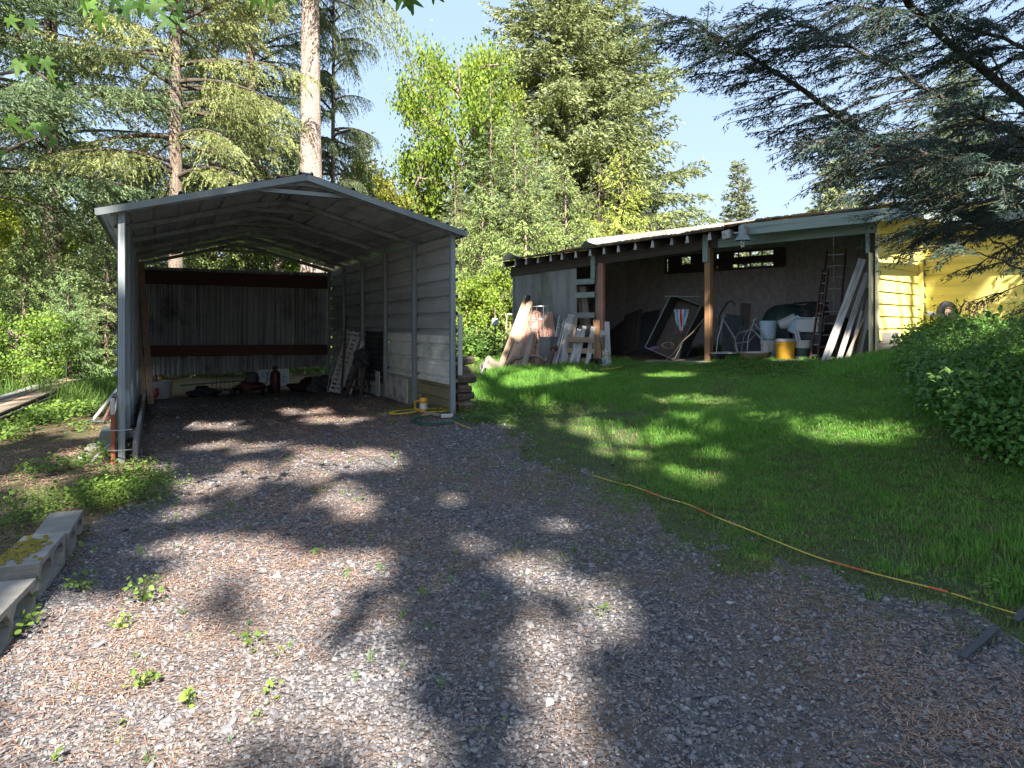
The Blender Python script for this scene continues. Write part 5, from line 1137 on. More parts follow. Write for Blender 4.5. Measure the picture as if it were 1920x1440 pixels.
weed(265, 1290, 12, .035, stem=.07, label='low yellowish weed patch at bottom left', group=gw_)
weed(225, 1180, 10, .035, stem=.08, label='thin yellow weed left of the pale straggly one', group=gw_)
x = []; y = []
for (px, py, s_, n) in ((228, 925, 42, 110), (190, 940, 30, 50), (265, 905, 36, 50), (110, 950, 45, 40), (60, 985, 40, 30)):
    for _ in range(n):
        q = G(px + rng.normal(0, s_), py + rng.normal(0, 14)); x.append(q.x); y.append(q.y)
x, y = np.array(x), np.array(y)
scatter('weed_clump', [sprig_t(i + 70, 'weed', 14, .028, .17, .08, .6) for i in range(3)], np.stack([x, y, H(x, y)], 1), rotz(len(x), .2), rng.uniform(.6, 1.1, len(x)), label='bright green bushy weed clump on the left edge of the gravel', cat='weeds')
x, y = sample(1500, -6, 6, 2, 9.5, lambda x, y: np.where(x < 0, .5, .16) * np.clip(1 + fnoise(x, y, 1.5, 5.), 0, 2))
k = in_drive(x, y) & ~((np.abs((x - PL.x) * aa.x + (y - PL.y) * aa.y - 4) < 3)); x, y = x[k], y[k]
scatter('small_weeds', [sprig_t(i + 80, 'weed', 8, .018, .035, .025, .6) for i in range(3)] + [tuft_t(40, 9, .07, .012, 'grass', .0018, .8), tuft_t(41, 6, .05, .01, 'grass', .0018, .8)], np.stack([x, y, H(x, y)], 1), rotz(len(x), .2), rng.uniform(.5, 1.3, len(x)), label='tiny weeds and grass blades sprouting through the gravel', cat='weeds')
x, y = sample(2600, -14, -4.5, 9, 17); k = (fnoise(x, y, .8, 8.) > -.1); px, py = pix(x, y, H(x, y)); k &= (px < 215) & (py < 770); x, y = x[k], y[k]
scatter('tall_grass', [tuft_t(60 + i, 16, .5, .06, 'cover', .007, .5) for i in range(3)], np.stack([x, y, H(x, y)], 1), rotz(len(x), .15), rng.uniform(.5, 1.1, len(x)), label='tall wild grass behind the plank pile', cat='grass')
# ================================================================== TREES
def tubes_np(paths, n=5):
    """paths: list of (pts (k,3), radii (k)) -> verts, quads"""
    vs = []; fs = []; off = 0
    ang = np.arange(n) / n * 2 * math.pi
    for p, r in paths:
        p = np.asarray(p, float); k = len(p); d = np.gradient(p, axis=0); d /= np.linalg.norm(d, axis=1)[:, None] + 1e-9
        ref = np.array([1., 0, 0]) if abs(d[0][2]) > .8 else np.array([0, 0, 1.])
        a = np.cross(d, ref); a /= np.linalg.norm(a, axis=1)[:, None] + 1e-9; b = np.cross(d, a)
        ring = p[:, None] + (a[:, None] * np.cos(ang)[None, :, None] + b[:, None] * np.sin(ang)[None, :, None]) * np.asarray(r)[:, None, None]
        vs.append(ring.reshape(-1, 3)); i = np.arange(k - 1)[:, None] * n; j = np.arange(n)[None]; j2 = (j + 1) % n
        fs.append(np.stack([i + j, i + j2, i + n + j2, i + n + j], -1).reshape(-1, 4) + off); off += k * n
    return np.concatenate(vs), np.concatenate(fs)
def tris_from(p, d, L, wd, g, flat=None):
    """needle sprays: base p, direction d, length, width -> (n,3,3)"""
    r = g.normal(size=p.shape) if flat is None else flat + g.normal(size=p.shape) * .5
    s = np.cross(d, r); s /= np.linalg.norm(s, axis=1)[:, None] + 1e-9; s = s * (wd[:, None] * .5)
    m = p + d * (L[:, None] * .35)
    return np.stack([p, m + s, p + d * L[:, None], m - s], 1)
def conifer(seed, Ht, Rad, start, whorls, blade=.22, droop=.35, upang=.15, twsp=.28, bsp=.13, rbase=None, power=.85, per=(4, 7), hang=.25, jitter=.25, bw=.28, bend=0, lim_min=.25, skirt=1):
    g = np.random.default_rng(seed); paths = []; quads = []
    rb = rbase or Ht * .014
    tz = np.linspace(-.3, Ht, 22); tx = bend * np.sin(tz / Ht * 3) + .015 * Ht * np.sin(tz / Ht * 5 + seed) * .3
    tr = rb * np.clip(1 - tz / Ht, .01, 1) ** .8 * (1 + .5 * np.exp(-np.maximum(tz, 0) / .5)); trunk = (np.stack([tx, 0 * tx, tz], 1), tr)
    zs = start * Ht + (Ht * .985 - start * Ht) * (np.arange(whorls) / whorls) ** .92
    for z0 in zs:
        fr = (z0 - start * Ht) / (Ht - start * Ht)
        env = Rad * (1 - fr) ** power * (skirt + (1 - skirt) * min(1, fr * 4))
        for _ in range(g.integers(*per)):
            az = g.uniform(0, 6.283); L = max(lim_min, env * g.uniform(.6, 1.12)) * (1 + jitter * g.normal() * .3)
            h = np.array([math.cos(az), math.sin(az), 0]); z = z0 + g.normal(0, .12)
            bx = np.interp(z, tz, tx); ua = upang + .5 * fr + g.normal(0, .08); dr = droop * (1 - .8 * fr)
            t = np.linspace(0, 1, 8); sw = g.normal(0, .12); side = np.array([-h[1], h[0], 0])
            P_ = np.array([bx, 0, z]) + h * (L * t)[:, None] + side * (sw * L * t ** 2)[:, None] + np.array([0, 0, 1]) * (ua * L * t - dr * L * t ** 2)[:, None]
            paths.append((P_, (.010 + .011 * L) * (1 - t * .93)))
            nt_ = max(4, int(L / twsp * 2)); tt = g.uniform(.12 if L < 1.5 else .2, 1, nt_) ** .85; tt[:2] = 1, .96
            bp = np.stack([np.interp(tt, t, P_[:, i]) for i in range(3)], 1)
            sg = np.where(g.random(nt_) < .5, -1, 1); aa_ = g.uniform(.6, 1.15, nt_) * sg; aa_[:2] = g.normal(0, .2, 2)
            slope = ua - 2 * dr * tt
            td = h[None] * np.cos(aa_)[:, None] + side[None] * np.sin(aa_)[:, None]; td[:, 2] = slope * .6 - hang * g.uniform(.3, 1.6, nt_)
            td /= np.linalg.norm(td, axis=1)[:, None]
            tl = np.clip(L * .42 * (1.1 - tt * .75), blade * 1.0, 1.3) * g.uniform(.5, 1.2, nt_)
            nb = np.maximum(2, (tl / bsp).astype(int) + 1); ii = np.repeat(np.arange(nt_), nb)
            u = g.random(len(ii)); pp = bp[ii] + td[ii] * (tl[ii] * u)[:, None]; pp[:, 2] -= hang * tl[ii] * u ** 2 * .8
            d = td[ii] + g.normal(0, .42, (len(ii), 3)); d[:, 2] -= .1 + hang * .5; d /= np.linalg.norm(d, axis=1)[:, None]
            quads.append(tris_from(pp, d, blade * g.uniform(.6, 1.3, len(ii)), blade * bw * g.uniform(.7, 1.3, len(ii)), g))
    q = np.concatenate(quads); return trunk, paths, q
def tree_meshes(name, trunk, paths, quads, leaf, bark='bark'):
    v, f = tubes_np([trunk], 12); tm = npmesh(name + '_trunk', v, f, M[bark], True)
    v, f = tubes_np(paths, 4); lm = npmesh(name + '_limbs', v, f, M['barkdark' if leaf != 'broad' else bark], True)
    cm = npmesh(name + '_crown', quads.reshape(-1, 3), np.arange(len(quads) * quads.shape[1]).reshape(-1, quads.shape[1]), M[leaf])
    return tm, lm, cm
def put_tree(kind, ms, loc, s, rz_, label, color=(1, 1, 1), name=None, cat='tree', group=None, sz=None):
    o = bpy.data.objects.new(name or kind, None); mw = Matrix.Translation(loc) @ Matrix.Rotation(rz_, 4, 'Z') @ Matrix.Diagonal((s * (sz or 1), s * (sz or 1), s, 1))
    link(o, None, mw); tag(o, label, cat, group)
    for nm, m in zip(('trunk', 'limbs', 'crown'), ms):
        c = link(bpy.data.objects.new(nm, m), o, mw); c.color = (*color, 1)
    return o
def at(px, Y): x = (px - CX) / F * Y; return V(x, Y, hz(x, Y))
TM = {}
TM['bigfir'] = tree_meshes('bigfir', *conifer(1, 23, 6.3, .06, 56, blade=.24, twsp=.16, bsp=.085, droop=.22, upang=.22, power=.84, per=(7, 10), hang=.28, bw=.30), 'needle')
TM['bigfir2'] = tree_meshes('bigfir2', *conifer(2, 22, 6.0, .06, 50, blade=.25, twsp=.17, bsp=.09, droop=.22, upang=.28, power=.84, per=(7, 10), hang=.25, bw=.30), 'needle')
TM['talltrunk'] = tree_meshes('talltrunk', *conifer(3, 27, 4.4, .42, 24, blade=.13, twsp=.12, bsp=.04, droop=.45, upang=.05, power=.5, per=(4, 7), hang=.75, rbase=.50, bw=.24, skirt=.8), 'needle', 'barkpale')
TM['sparse'] = tree_meshes('sparse', *conifer(4, 22, 5.0, .24, 28, blade=.12, twsp=.115, bsp=.036, droop=.22, upang=.10, power=.45, per=(4, 7), hang=.30, rbase=.30, bw=.24), 'needle')
TM['young'] = tree_meshes('young', *conifer(5, 9, 2.4, .03, 32, blade=.15, twsp=.13, bsp=.065, droop=.15, upang=.25, power=.9, per=(5, 8), hang=.25, bw=.26), 'needle')
TM['young2'] = tree_meshes('young2', *conifer(6, 9, 2.1, .03, 28, blade=.15, twsp=.13, bsp=.07, droop=.10, upang=.4, power=.8, per=(5, 7), hang=.1, bw=.26, bend=.1), 'needle')
TM['hemlock'] = tree_meshes('hemlock', *conifer(7, 7, 2.3, .02, 28, blade=.13, twsp=.12, bsp=.06, droop=.5, upang=.25, power=.7, per=(6, 8), hang=.6, bw=.26), 'needle')
TM['far'] = tree_meshes('far', *conifer(8, 14, 2.9, .05, 38, blade=.34, twsp=.24, bsp=.13, droop=.1, upang=.25, power=.85, per=(7, 10), hang=.2, bw=.4), 'needle')
TM['far2'] = tree_meshes('far2', *conifer(9, 14, 3.4, .05, 30, blade=.38, twsp=.26, bsp=.14, droop=.2, upang=.2, power=.7, per=(7, 10), hang=.3, bw=.4), 'needle')
def broadleaf(seed, Ht, Rad, leaf=.16, nl=16000, n1=16, start=.15, bark='bark', sparse=.5):
    g = np.random.default_rng(seed); paths = []; tips = []
    tz = np.linspace(-.2, Ht * .85, 12); trunk = (np.stack([.15 * np.sin(tz), .1 * np.cos(tz * 1.3), tz], 1), .018 * Ht * (1 - tz / Ht) + .01)
    for i in range(n1):
        z0 = Ht * g.uniform(start, .8); az = g.uniform(0, 6.283); fr = z0 / Ht; L = Rad * (math.sin(min(1, (1.08 - fr) * 1.6) * 1.57)) * g.uniform(.7, 1.15)
        d = np.array([math.cos(az), math.sin(az), g.uniform(.5, 1.1)]); t = np.linspace(0, 1, 7)
        P_ = np.array([0, 0, z0]) + d * (L * t)[:, None]; P_[:, 2] -= .3 * L * t ** 2; P_ += g.normal(0, .04 * L, P_.shape) * t[:, None]
        paths.append((P_, .03 * L * (1 - t * .9) + .004))
        for j in range(9):
            k = g.uniform(.25, 1); b = np.array([np.interp(k, t, P_[:, q]) for q in range(3)]); dd = d + g.normal(0, .8, 3); dd[2] += .3; dd /= np.linalg.norm(dd); l2 = L * .45 * g.uniform(.5, 1.1)
            t2 = np.linspace(0, 1, 4); Q = b + dd * (l2 * t2)[:, None]; paths.append((Q, .009 * L * (1 - t2 * .9) + .002))
            for m in range(5): tips.append(b + dd * l2 * g.uniform(.3, 1.05) + g.normal(0, .10 * Rad * sparse, 3))
    tips = np.array(tips); ii = g.integers(0, len(tips), nl); p = tips[ii] + g.normal(0, .085 * Rad, (nl, 3)) * g.random((nl, 1)) ** .5 * 1.4
    d = g.normal(size=(nl, 3)); d[:, 2] -= .5; d /= np.linalg.norm(d, axis=1)[:, None]
    l = leaf * g.uniform(.6, 1.3, nl); q = tris_from(p, d, l, l * .85, g); return trunk, paths, q
TM['maple'] = tree_meshes('maple', *broadleaf(11, 12, 3.4, .17, 26000, 30, .1), 'broad')
TM['shrubtree'] = tree_meshes('shrubtree', *broadleaf(12, 6, 2.2, .11, 14000, 20, .05), 'broad')
TM['shrub'] = tree_meshes('shrub', *broadleaf(13, 2.6, 1.5, .09, 9000, 18, .03), 'broad')
OL = (1.0, 1.0, 1.0)
T = [ # kind, px, Y, height, natural height, label, colour
 ('talltrunk', 588, 21, 27, 27, 'tall fir with a thick pale pinkish trunk rising behind the carport ridge', (1.05, 1.05, 1.0)),
 ('sparse', 328, 17.5, 22, 22, 'fir with mossy spreading limbs rising behind the left half of the carport', (1.45, 1.35, .95)),
 ('sparse', 95, 20, 23, 22, 'tall sparse fir at far left with grey green sprays against the sky', (1.1, 1.15, 1.0)),
 ('sparse', -90, 15, 19, 22, 'dark fir cut by the left picture edge', (.8, .95, .85)),
 ('sparse', 470, 25, 24, 22, 'dense fir filling the space between the two trunks behind the carport', (.9, 1.0, .9)),
 ('sparse', 625, 25.5, 22, 22, 'fir behind the thick pale trunk with twigs hanging on its right', (.95, 1.0, .95)),
 ('bigfir', 1035, 34, 23.5, 23, 'huge dense old fir in the middle, taller left top of the pair', (1.30, 1.25, 1.0)),
 ('bigfir2', 1125, 36, 22.5, 22, 'huge fir close behind on the right, with sweeping limbs over the shed roof', (1.20, 1.18, .98)),
 ('maple', 862, 29, 14.2, 12, 'bright yellow green maple left of the huge fir', (1.0, 1.1, .9)),
 ('maple', 940, 31, 12.0, 12, 'second bright maple, right half hidden behind young firs', (1.15, 1.1, .9)),
 ('young', 920, 27, 10.6, 9, 'young fir with a visible pale trunk right of the bright maple', (1.0, 1.15, .9)),
 ('young', 965, 25, 9.0, 9, 'slim young fir with grey tips before the huge fir', (1.1, 1.2, 1.1)),
 ('young2', 1008, 25.5, 8.6, 9, 'silvery young fir with upswept twigs before the huge fir', (1.3, 1.4, 1.5)),
 ('young2', 852, 25, 6.6, 9, 'thin young fir with a bare pointed leader behind the carport corner', (1.1, 1.15, .9)),
 ('young', 785, 36, 11.6, 9, 'brownish thin fir between carport roof and maple', (1.35, 1.05, .95)),
 ('far', 681, 40, 12.2, 14, 'pointed dark fir tip just right of the tall trunk', (1.0, .9, .8)),
 ('shrubtree', 706, 31, 8.4, 6, 'yellow green small leafy tree above the carport roof', (1.15, .98, .9)),
 ('shrubtree', 760, 30, 7.0, 6, 'pinkish green leafy tree low above the carport roof edge', (1.2, .95, .9)),
 ('hemlock', 1168, 24, 6.8, 7, 'yellow green cedar drooping over the shed roof', (2.0, 1.9, .75)),
 ('hemlock', 905, 22.5, 5.6, 7, 'bright green drooping hemlock behind the lumber corner', (1.4, 1.55, .9)),
 ('hemlock', 985, 22, 6.2, 7, 'bright green hemlock just left of the shed roof end', (1.4, 1.5, .9)),
 ('hemlock', 1062, 23, 6.4, 7, 'bright hemlock in the middle behind the shed roof', (1.3, 1.4, .9)),
 ('hemlock', 1122, 25, 6.6, 7, 'olive hemlock behind the shed roof, left of the yellow cedar', (1.2, 1.15, .9)),
 ('hemlock', 865, 24.5, 5.2, 7, 'pale green hemlock seen right beside the carport post', (1.5, 1.5, 1.0)),
 ('young', 1215, 30, 5.6, 9, 'dark small fir right of the yellow cedar', (.8, .9, .8)),
 ('far', 1386, 60, 13.9, 14, 'lone pointed fir standing above the shed roof', (1.0, .95, .85)),
 ('far', 1433, 75, 10.9, 14, 'tiny fir tip right of the lone pointed fir', (.95, .95, .9)),
 ('far', 1474, 80, 11.2, 14, 'tiny distant fir tip in the gap right of the yard lamp', (.95, .95, .9)),
 ('far2', 1522, 70, 11.2, 14, 'small pale distant fir at the left end of the right hand row', (1.2, 1.2, 1.1)),
 ('far', 1547, 60, 13.2, 14, 'distant fir left of the pair above the green fascia', (1.2, 1.15, 1.0)),
 ('far2', 1577, 58, 13.4, 14, 'distant pale fir right of the pair above the green fascia', (1.3, 1.25, 1.0)),
 ('far', 1625, 66, 12.0, 14, 'distant fir half hidden by the overhanging branch', (1.2, 1.15, 1.0)),
 ('hemlock', 128, 15.2, 2.7, 7, 'small bushy hemlock sapling behind the plank pile', (1.2, 1.5, 1.1)),
 ('hemlock', 45, 16.5, 4.0, 7, 'young hemlock at the left edge behind the tall grass', (1.3, 1.5, 1.0)),
 ('young', 200, 17, 4.6, 9, 'young fir left of the carport with pale green tips', (1.4, 1.5, 1.1)),
 ('hemlock', 175, 19, 5.2, 7, 'taller hemlock left of the carport eave', (1.3, 1.4, .9)),
 ('hemlock', 85, 20, 5.0, 7, 'drooping green hemlock in the second row at left', (1.1, 1.3, .9)),
 ('maple', -20, 22, 6.5, 12, 'bright yellow leafy tree at the left edge under the firs', (1.3, 1.2, .8)),
 ('shrubtree', 40, 25, 6.6, 6, 'sunlit yellow leafy tree behind the left hemlocks', (1.3, 1.2, .8)),
 ('hemlock', 330, 22, 6.0, 7, 'hemlock seen through the gable gap at the back of the carport', (1.4, 1.5, .8)),
 ('hemlock', 430, 24, 6.6, 7, 'hemlock seen through the carport gap, right of the trunk', (1.4, 1.4, .8)),
 ('shrubtree', 520, 24, 5.8, 6, 'leafy tree seen through the right end of the carport gap', (1.0, 1.2, .9)),
 ('young', 260, 22, 8.5, 9, 'mid green fir just behind the carport eave at left', (1.3, 1.3, .9)),
 ('young', 400, 24, 8.5, 9, 'mid green fir above the left roof slope', (1.1, 1.2, .9)),
 ('young', 500, 26, 9.0, 9, 'greyish green fir above the roof near the ridge', (1.1, 1.2, 1.0)),
 ('sparse', 400, 31, 21, 22, 'tall distant fir between the two trunks at left', (.9, 1.0, 1.0)),
 ('shrub', 882, 21.8, 2.3, 2.6, 'low bright shrub behind the garden corner, left', (1.2, 1.3, 1.0)),
 ('shrub', 940, 22.5, 2.2, 2.6, 'low bright shrub behind the garden corner, right', (1.2, 1.3, 1.0)),
 ('shrub', 30, 13.5, 1.6, 2.6, 'low shrub in the grass behind the planks', (.9, 1.1, 1.0)),
 ('bigfir2', 1800, 48, 19, 22, 'big fir standing behind the yellow house', (.95, 1.0, .85)),
 ('bigfir', 2080, 40, 20, 23, 'big fir far right behind the yellow house', (.95, 1.0, .85)),
]
NAMES = {'maple': 'maple_tree', 'shrubtree': 'leafy_tree', 'shrub': 'shrub', 'hemlock': 'hemlock_tree'}
NARROW = {(328, 17.5): .66, (95, 20): .85, (470, 25): .75, (400, 31): .8, (625, 25.5): .36, (862, 29): .56, (940, 31): .50, (706, 31): .8, (588, 21): .8, (760, 30): .75}
for i, (k, px, Y, h, nh, lb, colr) in enumerate(T):
    put_tree(k, TM[k], at(px, Y), h / nh, i * 2.399, lb, colr, NAMES.get(k, 'fir_tree'), sz=NARROW.get((px, Y)))
# woods beyond: distant mass
k_ = 0; g = np.random.default_rng(77)
for i in range(34):
    px = -500 + i * 88 + g.normal(0, 20)
    if 1180 < px < 1900 or (640 < px < 830): continue
    Y = g.uniform(44, 62); k = ['far', 'far2', 'far'][i % 3]; h = g.uniform(.7, 1.1) * (1.0 if px < 650 or px > 1900 else .62)
    c_ = g.uniform(.8, 1.25); put_tree(k, TM[k], at(px, Y), h, g.uniform(0, 6), 'distant fir in the wood behind the nearer trees', (c_, c_ * g.uniform(.95, 1.1), c_ * .9), 'fir_tree', group='firs of the distant wood')
# overhanging conifer at right ------------------------------------------------
def overhang():
    g = np.random.default_rng(21); paths = []; quads = []
    def spray(p0, d, L, fine=1.0, hang=.35):
        """flat drooping frond: central twig, side twiglets with short needles"""
        t = np.linspace(0, 1, 5); P_ = p0 + d * (L * t)[:, None]; P_[:, 2] -= hang * L * t ** 2
        paths.append((P_, .0035 * (1 - t * .8) + .001)); side = np.cross(d, [0, 0, 1.]); side /= np.linalg.norm(side) + 1e-9
        n = int(L / .022); tt = g.uniform(.05, 1, n); b = np.stack([np.interp(tt, t, P_[:, i]) for i in range(3)], 1)
        sg = np.where(g.random(n) < .5, -1, 1)
        td = d[None] * .75 + side[None] * (sg * g.uniform(.25, .8, n))[:, None]; td[:, 2] -= .25 + .5 * tt; td /= np.linalg.norm(td, axis=1)[:, None]
        tl = .12 * (1.15 - tt * .8) * g.uniform(.5, 1.2, n) + .015
        nb = np.maximum(2, (tl / .018).astype(int)); ii = np.repeat(np.arange(n), nb); u = g.random(len(ii))
        pp = b[ii] + td[ii] * (tl[ii] * u)[:, None]; dd = td[ii] + g.normal(0, .45, (len(ii), 3)); dd /= np.linalg.norm(dd, axis=1)[:, None]
        quads.append(tris_from(pp, dd, g.uniform(.025, .055, len(ii)), g.uniform(.006, .011, len(ii)), g))
    def limb(pts, r0, nsub, subL, dirbias, start=.0, hang=.3):
        pts = np.array([tuple(p) for p in pts]); t = np.linspace(0, 1, len(pts)); tt = np.linspace(0, 1, 30)
        P_ = np.stack([np.interp(tt, t, pts[:, i]) for i in range(3)], 1); 
        for _ in range(2): P_[1:-1] = (P_[:-2] + P_[1:-1] * 2 + P_[2:]) / 4
        P_ += g.normal(0, .008, P_.shape); paths.append((P_, r0 * (1 - tt * .88)))
        ax = np.gradient(P_, axis=0); ax /= np.linalg.norm(ax, axis=1)[:, None]
        for k in range(nsub):
            u = start + (1 - start) * (k + g.random()) / nsub; j = int(u * 29); b = P_[j]; a = ax[j]
            side = np.cross(a, [0, 0, 1.]); side /= np.linalg.norm(side); sg = 1 if k % 2 else -1
            d = a * g.uniform(.5, .9) + side * sg * g.uniform(.3, .9) + np.array(dirbias) * g.uniform(.3, 1.) + g.normal(0, .12, 3); d /= np.linalg.norm(d)
            L = subL * (1.15 - .75 * u) * g.uniform(.6, 1.15); t2 = np.linspace(0, 1, 7); Q = b + d * (L * t2)[:, None]; Q[:, 2] -= hang * L * t2 ** 2
            paths.append((Q, .010 * L * (1 - t2 * .85) + .0015))
            for m in range(max(3, int(L / .075))):
                q = g.uniform(.08, 1); bb_ = np.array([np.interp(q, t2, Q[:, i]) for i in range(3)])
                dd = d + np.cross(d, [0, 0, 1.]) * g.choice([-1, 1]) * g.uniform(.2, .9) + np.array([0, 0, -.25]) + g.normal(0, .15, 3); dd /= np.linalg.norm(dd)
                spray(bb_, dd, g.uniform(.16, .36) * (1.1 - .3 * q), hang=hang)
            spray(Q[-1], d, .28, hang=hang)
    tr = np.array([9.9, 5.4])
    def W(*a): return [P(x, y, Y) for x, y, Y in a]
    base = lambda z: V(tr[0], tr[1], z)
    bias = (-.35, -.05, -.12)
    limb([base(3.2)] + W((2050, 470, 6.8), (1920, 436, 6.5), (1800, 405, 6.3), (1700, 330, 6.1), (1600, 235, 5.9), (1480, 150, 5.7), (1370, 85, 5.5), (1275, 30, 5.4)), .07, 76, .80, bias, .25, .12)
    limb([base(5.2)] + W((2080, 330, 7.2), (1920, 190, 6.9), (1800, 100, 6.6), (1700, 0, 6.4), (1620, -90, 6.2), (1500, -190, 6.0)), .085, 60, 1.1, (-.3, 0, -.1), .2, .25)
    limb([base(4.0)] + W((2050, 330, 5.9), (1900, 250, 5.7), (1780, 190, 5.5), (1640, 110, 5.4), (1520, 50, 5.3), (1430, 20, 5.2)), .035, 54, .85, bias, .2, .25)
    limb([base(4.6)] + W((2000, 120, 6.4), (1850, 60, 6.1), (1700, 20, 5.9), (1560, 10, 5.7)), .035, 40, .8, bias, .2, .25)
    limb([base(3.4)] + W((2060, 420, 5.4), (1960, 380, 5.2), (1860, 330, 5.1), (1760, 290, 5.0), (1640, 265, 4.95), (1560, 250, 4.9)), .03, 46, .75, bias, .2, .25)
    limb([base(2.9)] + W((2080, 520, 5.8), (1990, 500, 5.6), (1900, 470, 5.5), (1820, 430, 5.4), (1740, 400, 5.3)), .02, 8, .45, (-.5, 0, -.3), .1, .3)
    limb([base(2.6)] + W((2080, 560, 5.6), (2000, 545, 5.4), (1930, 515, 5.3), (1860, 480, 5.2), (1780, 465, 5.1), (1735, 462, 5.05)), .015, 8, .36, (-.5, 0, -.2), .1, .2)
    limb([base(5.0)] + W((2040, -20, 6.6), (1900, -60, 6.3), (1750, -90, 6.1)), .04, 30, 1.0, (-.3, 0, -.3), .1, .3)
    limb([base(3.8)] + W((2050, 240, 6.6), (1950, 230, 6.4), (1880, 260, 6.3), (1800, 280, 6.2), (1700, 230, 6.1)), .03, 40, .8, bias, .1, .3)
    tz = np.linspace(0, 13, 14); trunk = (np.stack([tr[0] + 0 * tz, tr[1] + 0 * tz, hz(*tr) - .2 + tz], 1), .24 * (1 - tz / 14) + .02)
    # crown above, out of view, that shades the house
    for k in range(5):
        z = g.uniform(5.6, 7); a = g.uniform(0, 6.28); L = 3.2 * (1 - (z - 5) / 9) * g.uniform(.7, 1.1); d = np.array([math.cos(a), math.sin(a), .1]); t2 = np.linspace(0, 1, 7)
        Q = np.array([tr[0], tr[1], z]) + d * (L * t2)[:, None]; Q[:, 2] -= .25 * L * t2 ** 2; paths.append((Q, .03 * (1 - t2 * .9)))
        n = 300; u = g.uniform(.2, 1, n); b = np.stack([np.interp(u, t2, Q[:, i]) for i in range(3)], 1) + g.normal(0, .16, (n, 3)); dd = g.normal(size=(n, 3)); dd /= np.linalg.norm(dd, axis=1)[:, None]
        quads.append(tris_from(b, dd, g.uniform(.1, .22, n), g.uniform(.03, .06, n), g))
    off = np.array([tr[0], tr[1], 0.]); 
    return (trunk[0] - off, trunk[1]), [(p - off, r) for p, r in paths], np.concatenate(quads) - off
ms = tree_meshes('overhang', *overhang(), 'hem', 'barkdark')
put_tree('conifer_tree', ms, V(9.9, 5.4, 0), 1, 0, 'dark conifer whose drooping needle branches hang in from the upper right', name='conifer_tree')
# maple twigs at upper left ---------------------------------------------------
def mleaf(seed):
    r = random.Random(seed); pts = []
    lob = [(-150, .42), (-100, .55), (-78, .30), (-52, .86), (-24, .36), (0, 1.0), (24, .36), (52, .86), (78, .30), (100, .55), (150, .42), (180, .10)]
    out = []
    for i, (a, l) in enumerate(lob):
        a2, l2 = lob[(i + 1) % len(lob)]
        out.append((a, l * r.uniform(.94, 1.06)))
        if l > .5: out.append((a + 6, l * .80)); out.insert(-2, (a - 6, l * .80))
    out.sort(); vs = [(0, 0, 0)]
    for a, l in out:
        t = R(a + 90); vs.append((math.cos(t) * l, math.sin(t) * l, -.16 * l * l + .05 * math.cos(t * 5)))
    n = len(out); fs = [(0, 1 + i, 1 + (i + 1) % n) for i in range(n)]
    me = bpy.data.meshes.new('leaf'); me.from_pydata(vs, [], fs); me.materials.append(M['maple']); me.polygons.foreach_set('use_smooth', np.ones(len(fs), bool)); return me
ML = [mleaf(i) for i in range(5)]
mt_ = thing('maple_tree', V(-6.2, 1.6, 0), 'maple whose lobed green leaves hang in at the upper left corner', 'maple'); tb = MB()
tb.tube([V(-6.2, 1.6, -.2), V(-6.15, 1.65, 2), V(-6.0, 1.7, 4), V(-5.7, 1.8, 6.5)], [.2, .16, .13, .06], 10); tb.build('trunk', 'bark', mt_)
rr = random.Random(12)
twigs = [([(-6.05,1.7,3.6)], [(-40,-60,3.4),(120,-20,3.3),(250,-10,3.2),(330,20,3.15)], [(165,18,50),(185,40,46),(232,28,60),(262,20,52),(285,22,48),(318,50,60),(330,25,50),(150,3,45),(215,5,44),(305,8,40)]),
         ([(-6.05,1.7,3.2)], [(-120,100,3.5),(-10,140,3.4),(60,130,3.3),(105,160,3.3)], [(35,130,44),(58,120,36),(85,125,40),(95,148,34),(112,165,28),(18,45,36),(55,50,34)]),
         ([(-6.1,1.7,2.8)], [(-140,330,3.5),(-20,300,3.4),(40,270,3.3),(75,255,3.3)], [(18,235,40),(48,258,38),(80,250,42),(100,272,34),(-6,300,44),(66,240,30)]),
         ([(-6.0,1.7,4.4)], [(300,-160,3.3),(420,-90,3.2),(490,-40,3.1),(540,-15,3.1)], [(480,2,52),(505,4,44),(535,2,50),(545,-8,40),(455,-6,44)]),
         ([(-5.9,1.75,4.8)], [(400,-320,3.3),(600,-180,3.2),(720,-70,3.1),(755,-20,3.1)], [(752,2,56),(728,-6,50),(770,8,46),(812,-6,40),(765,-16,44)])]
for st, tw, lf in twigs:
    pts = [V(*st[0])] + [P(x, y, Y) for x, y, Y in tw]; b = MB(); b.tube(pts, [.02] + [.010 - .0016 * i for i in range(len(tw))], 6)
    for x, y, s in lf:
        Y = 3.25 + rr.uniform(-.2, .15); c = P(x, y - s * .25, Y); nr = min(pts, key=lambda q: (q - c).length)
        b.tube([nr, nr.lerp(c, .5) + V(0, 0, .02), c], .0018, 4)
        o = bpy.data.objects.new('leaf', ML[rr.randrange(5)]); L_ = s / F * Y * .72
        nrm = V(rr.gauss(0, .45), -1 + rr.gauss(0, .2), rr.gauss(.15, .45)).normalized(); dn = V(rr.gauss(0, .45), 0, -1); dn = (dn - nrm * dn.dot(nrm)).normalized(); xx = dn.cross(nrm)
        link(o, mt_, Matrix.Translation(c) @ Matrix((xx, dn, nrm)).transposed().to_4x4() @ Matrix.Diagonal((L_, L_, L_, 1)))
    b.build('twig', 'barkdark', mt_)
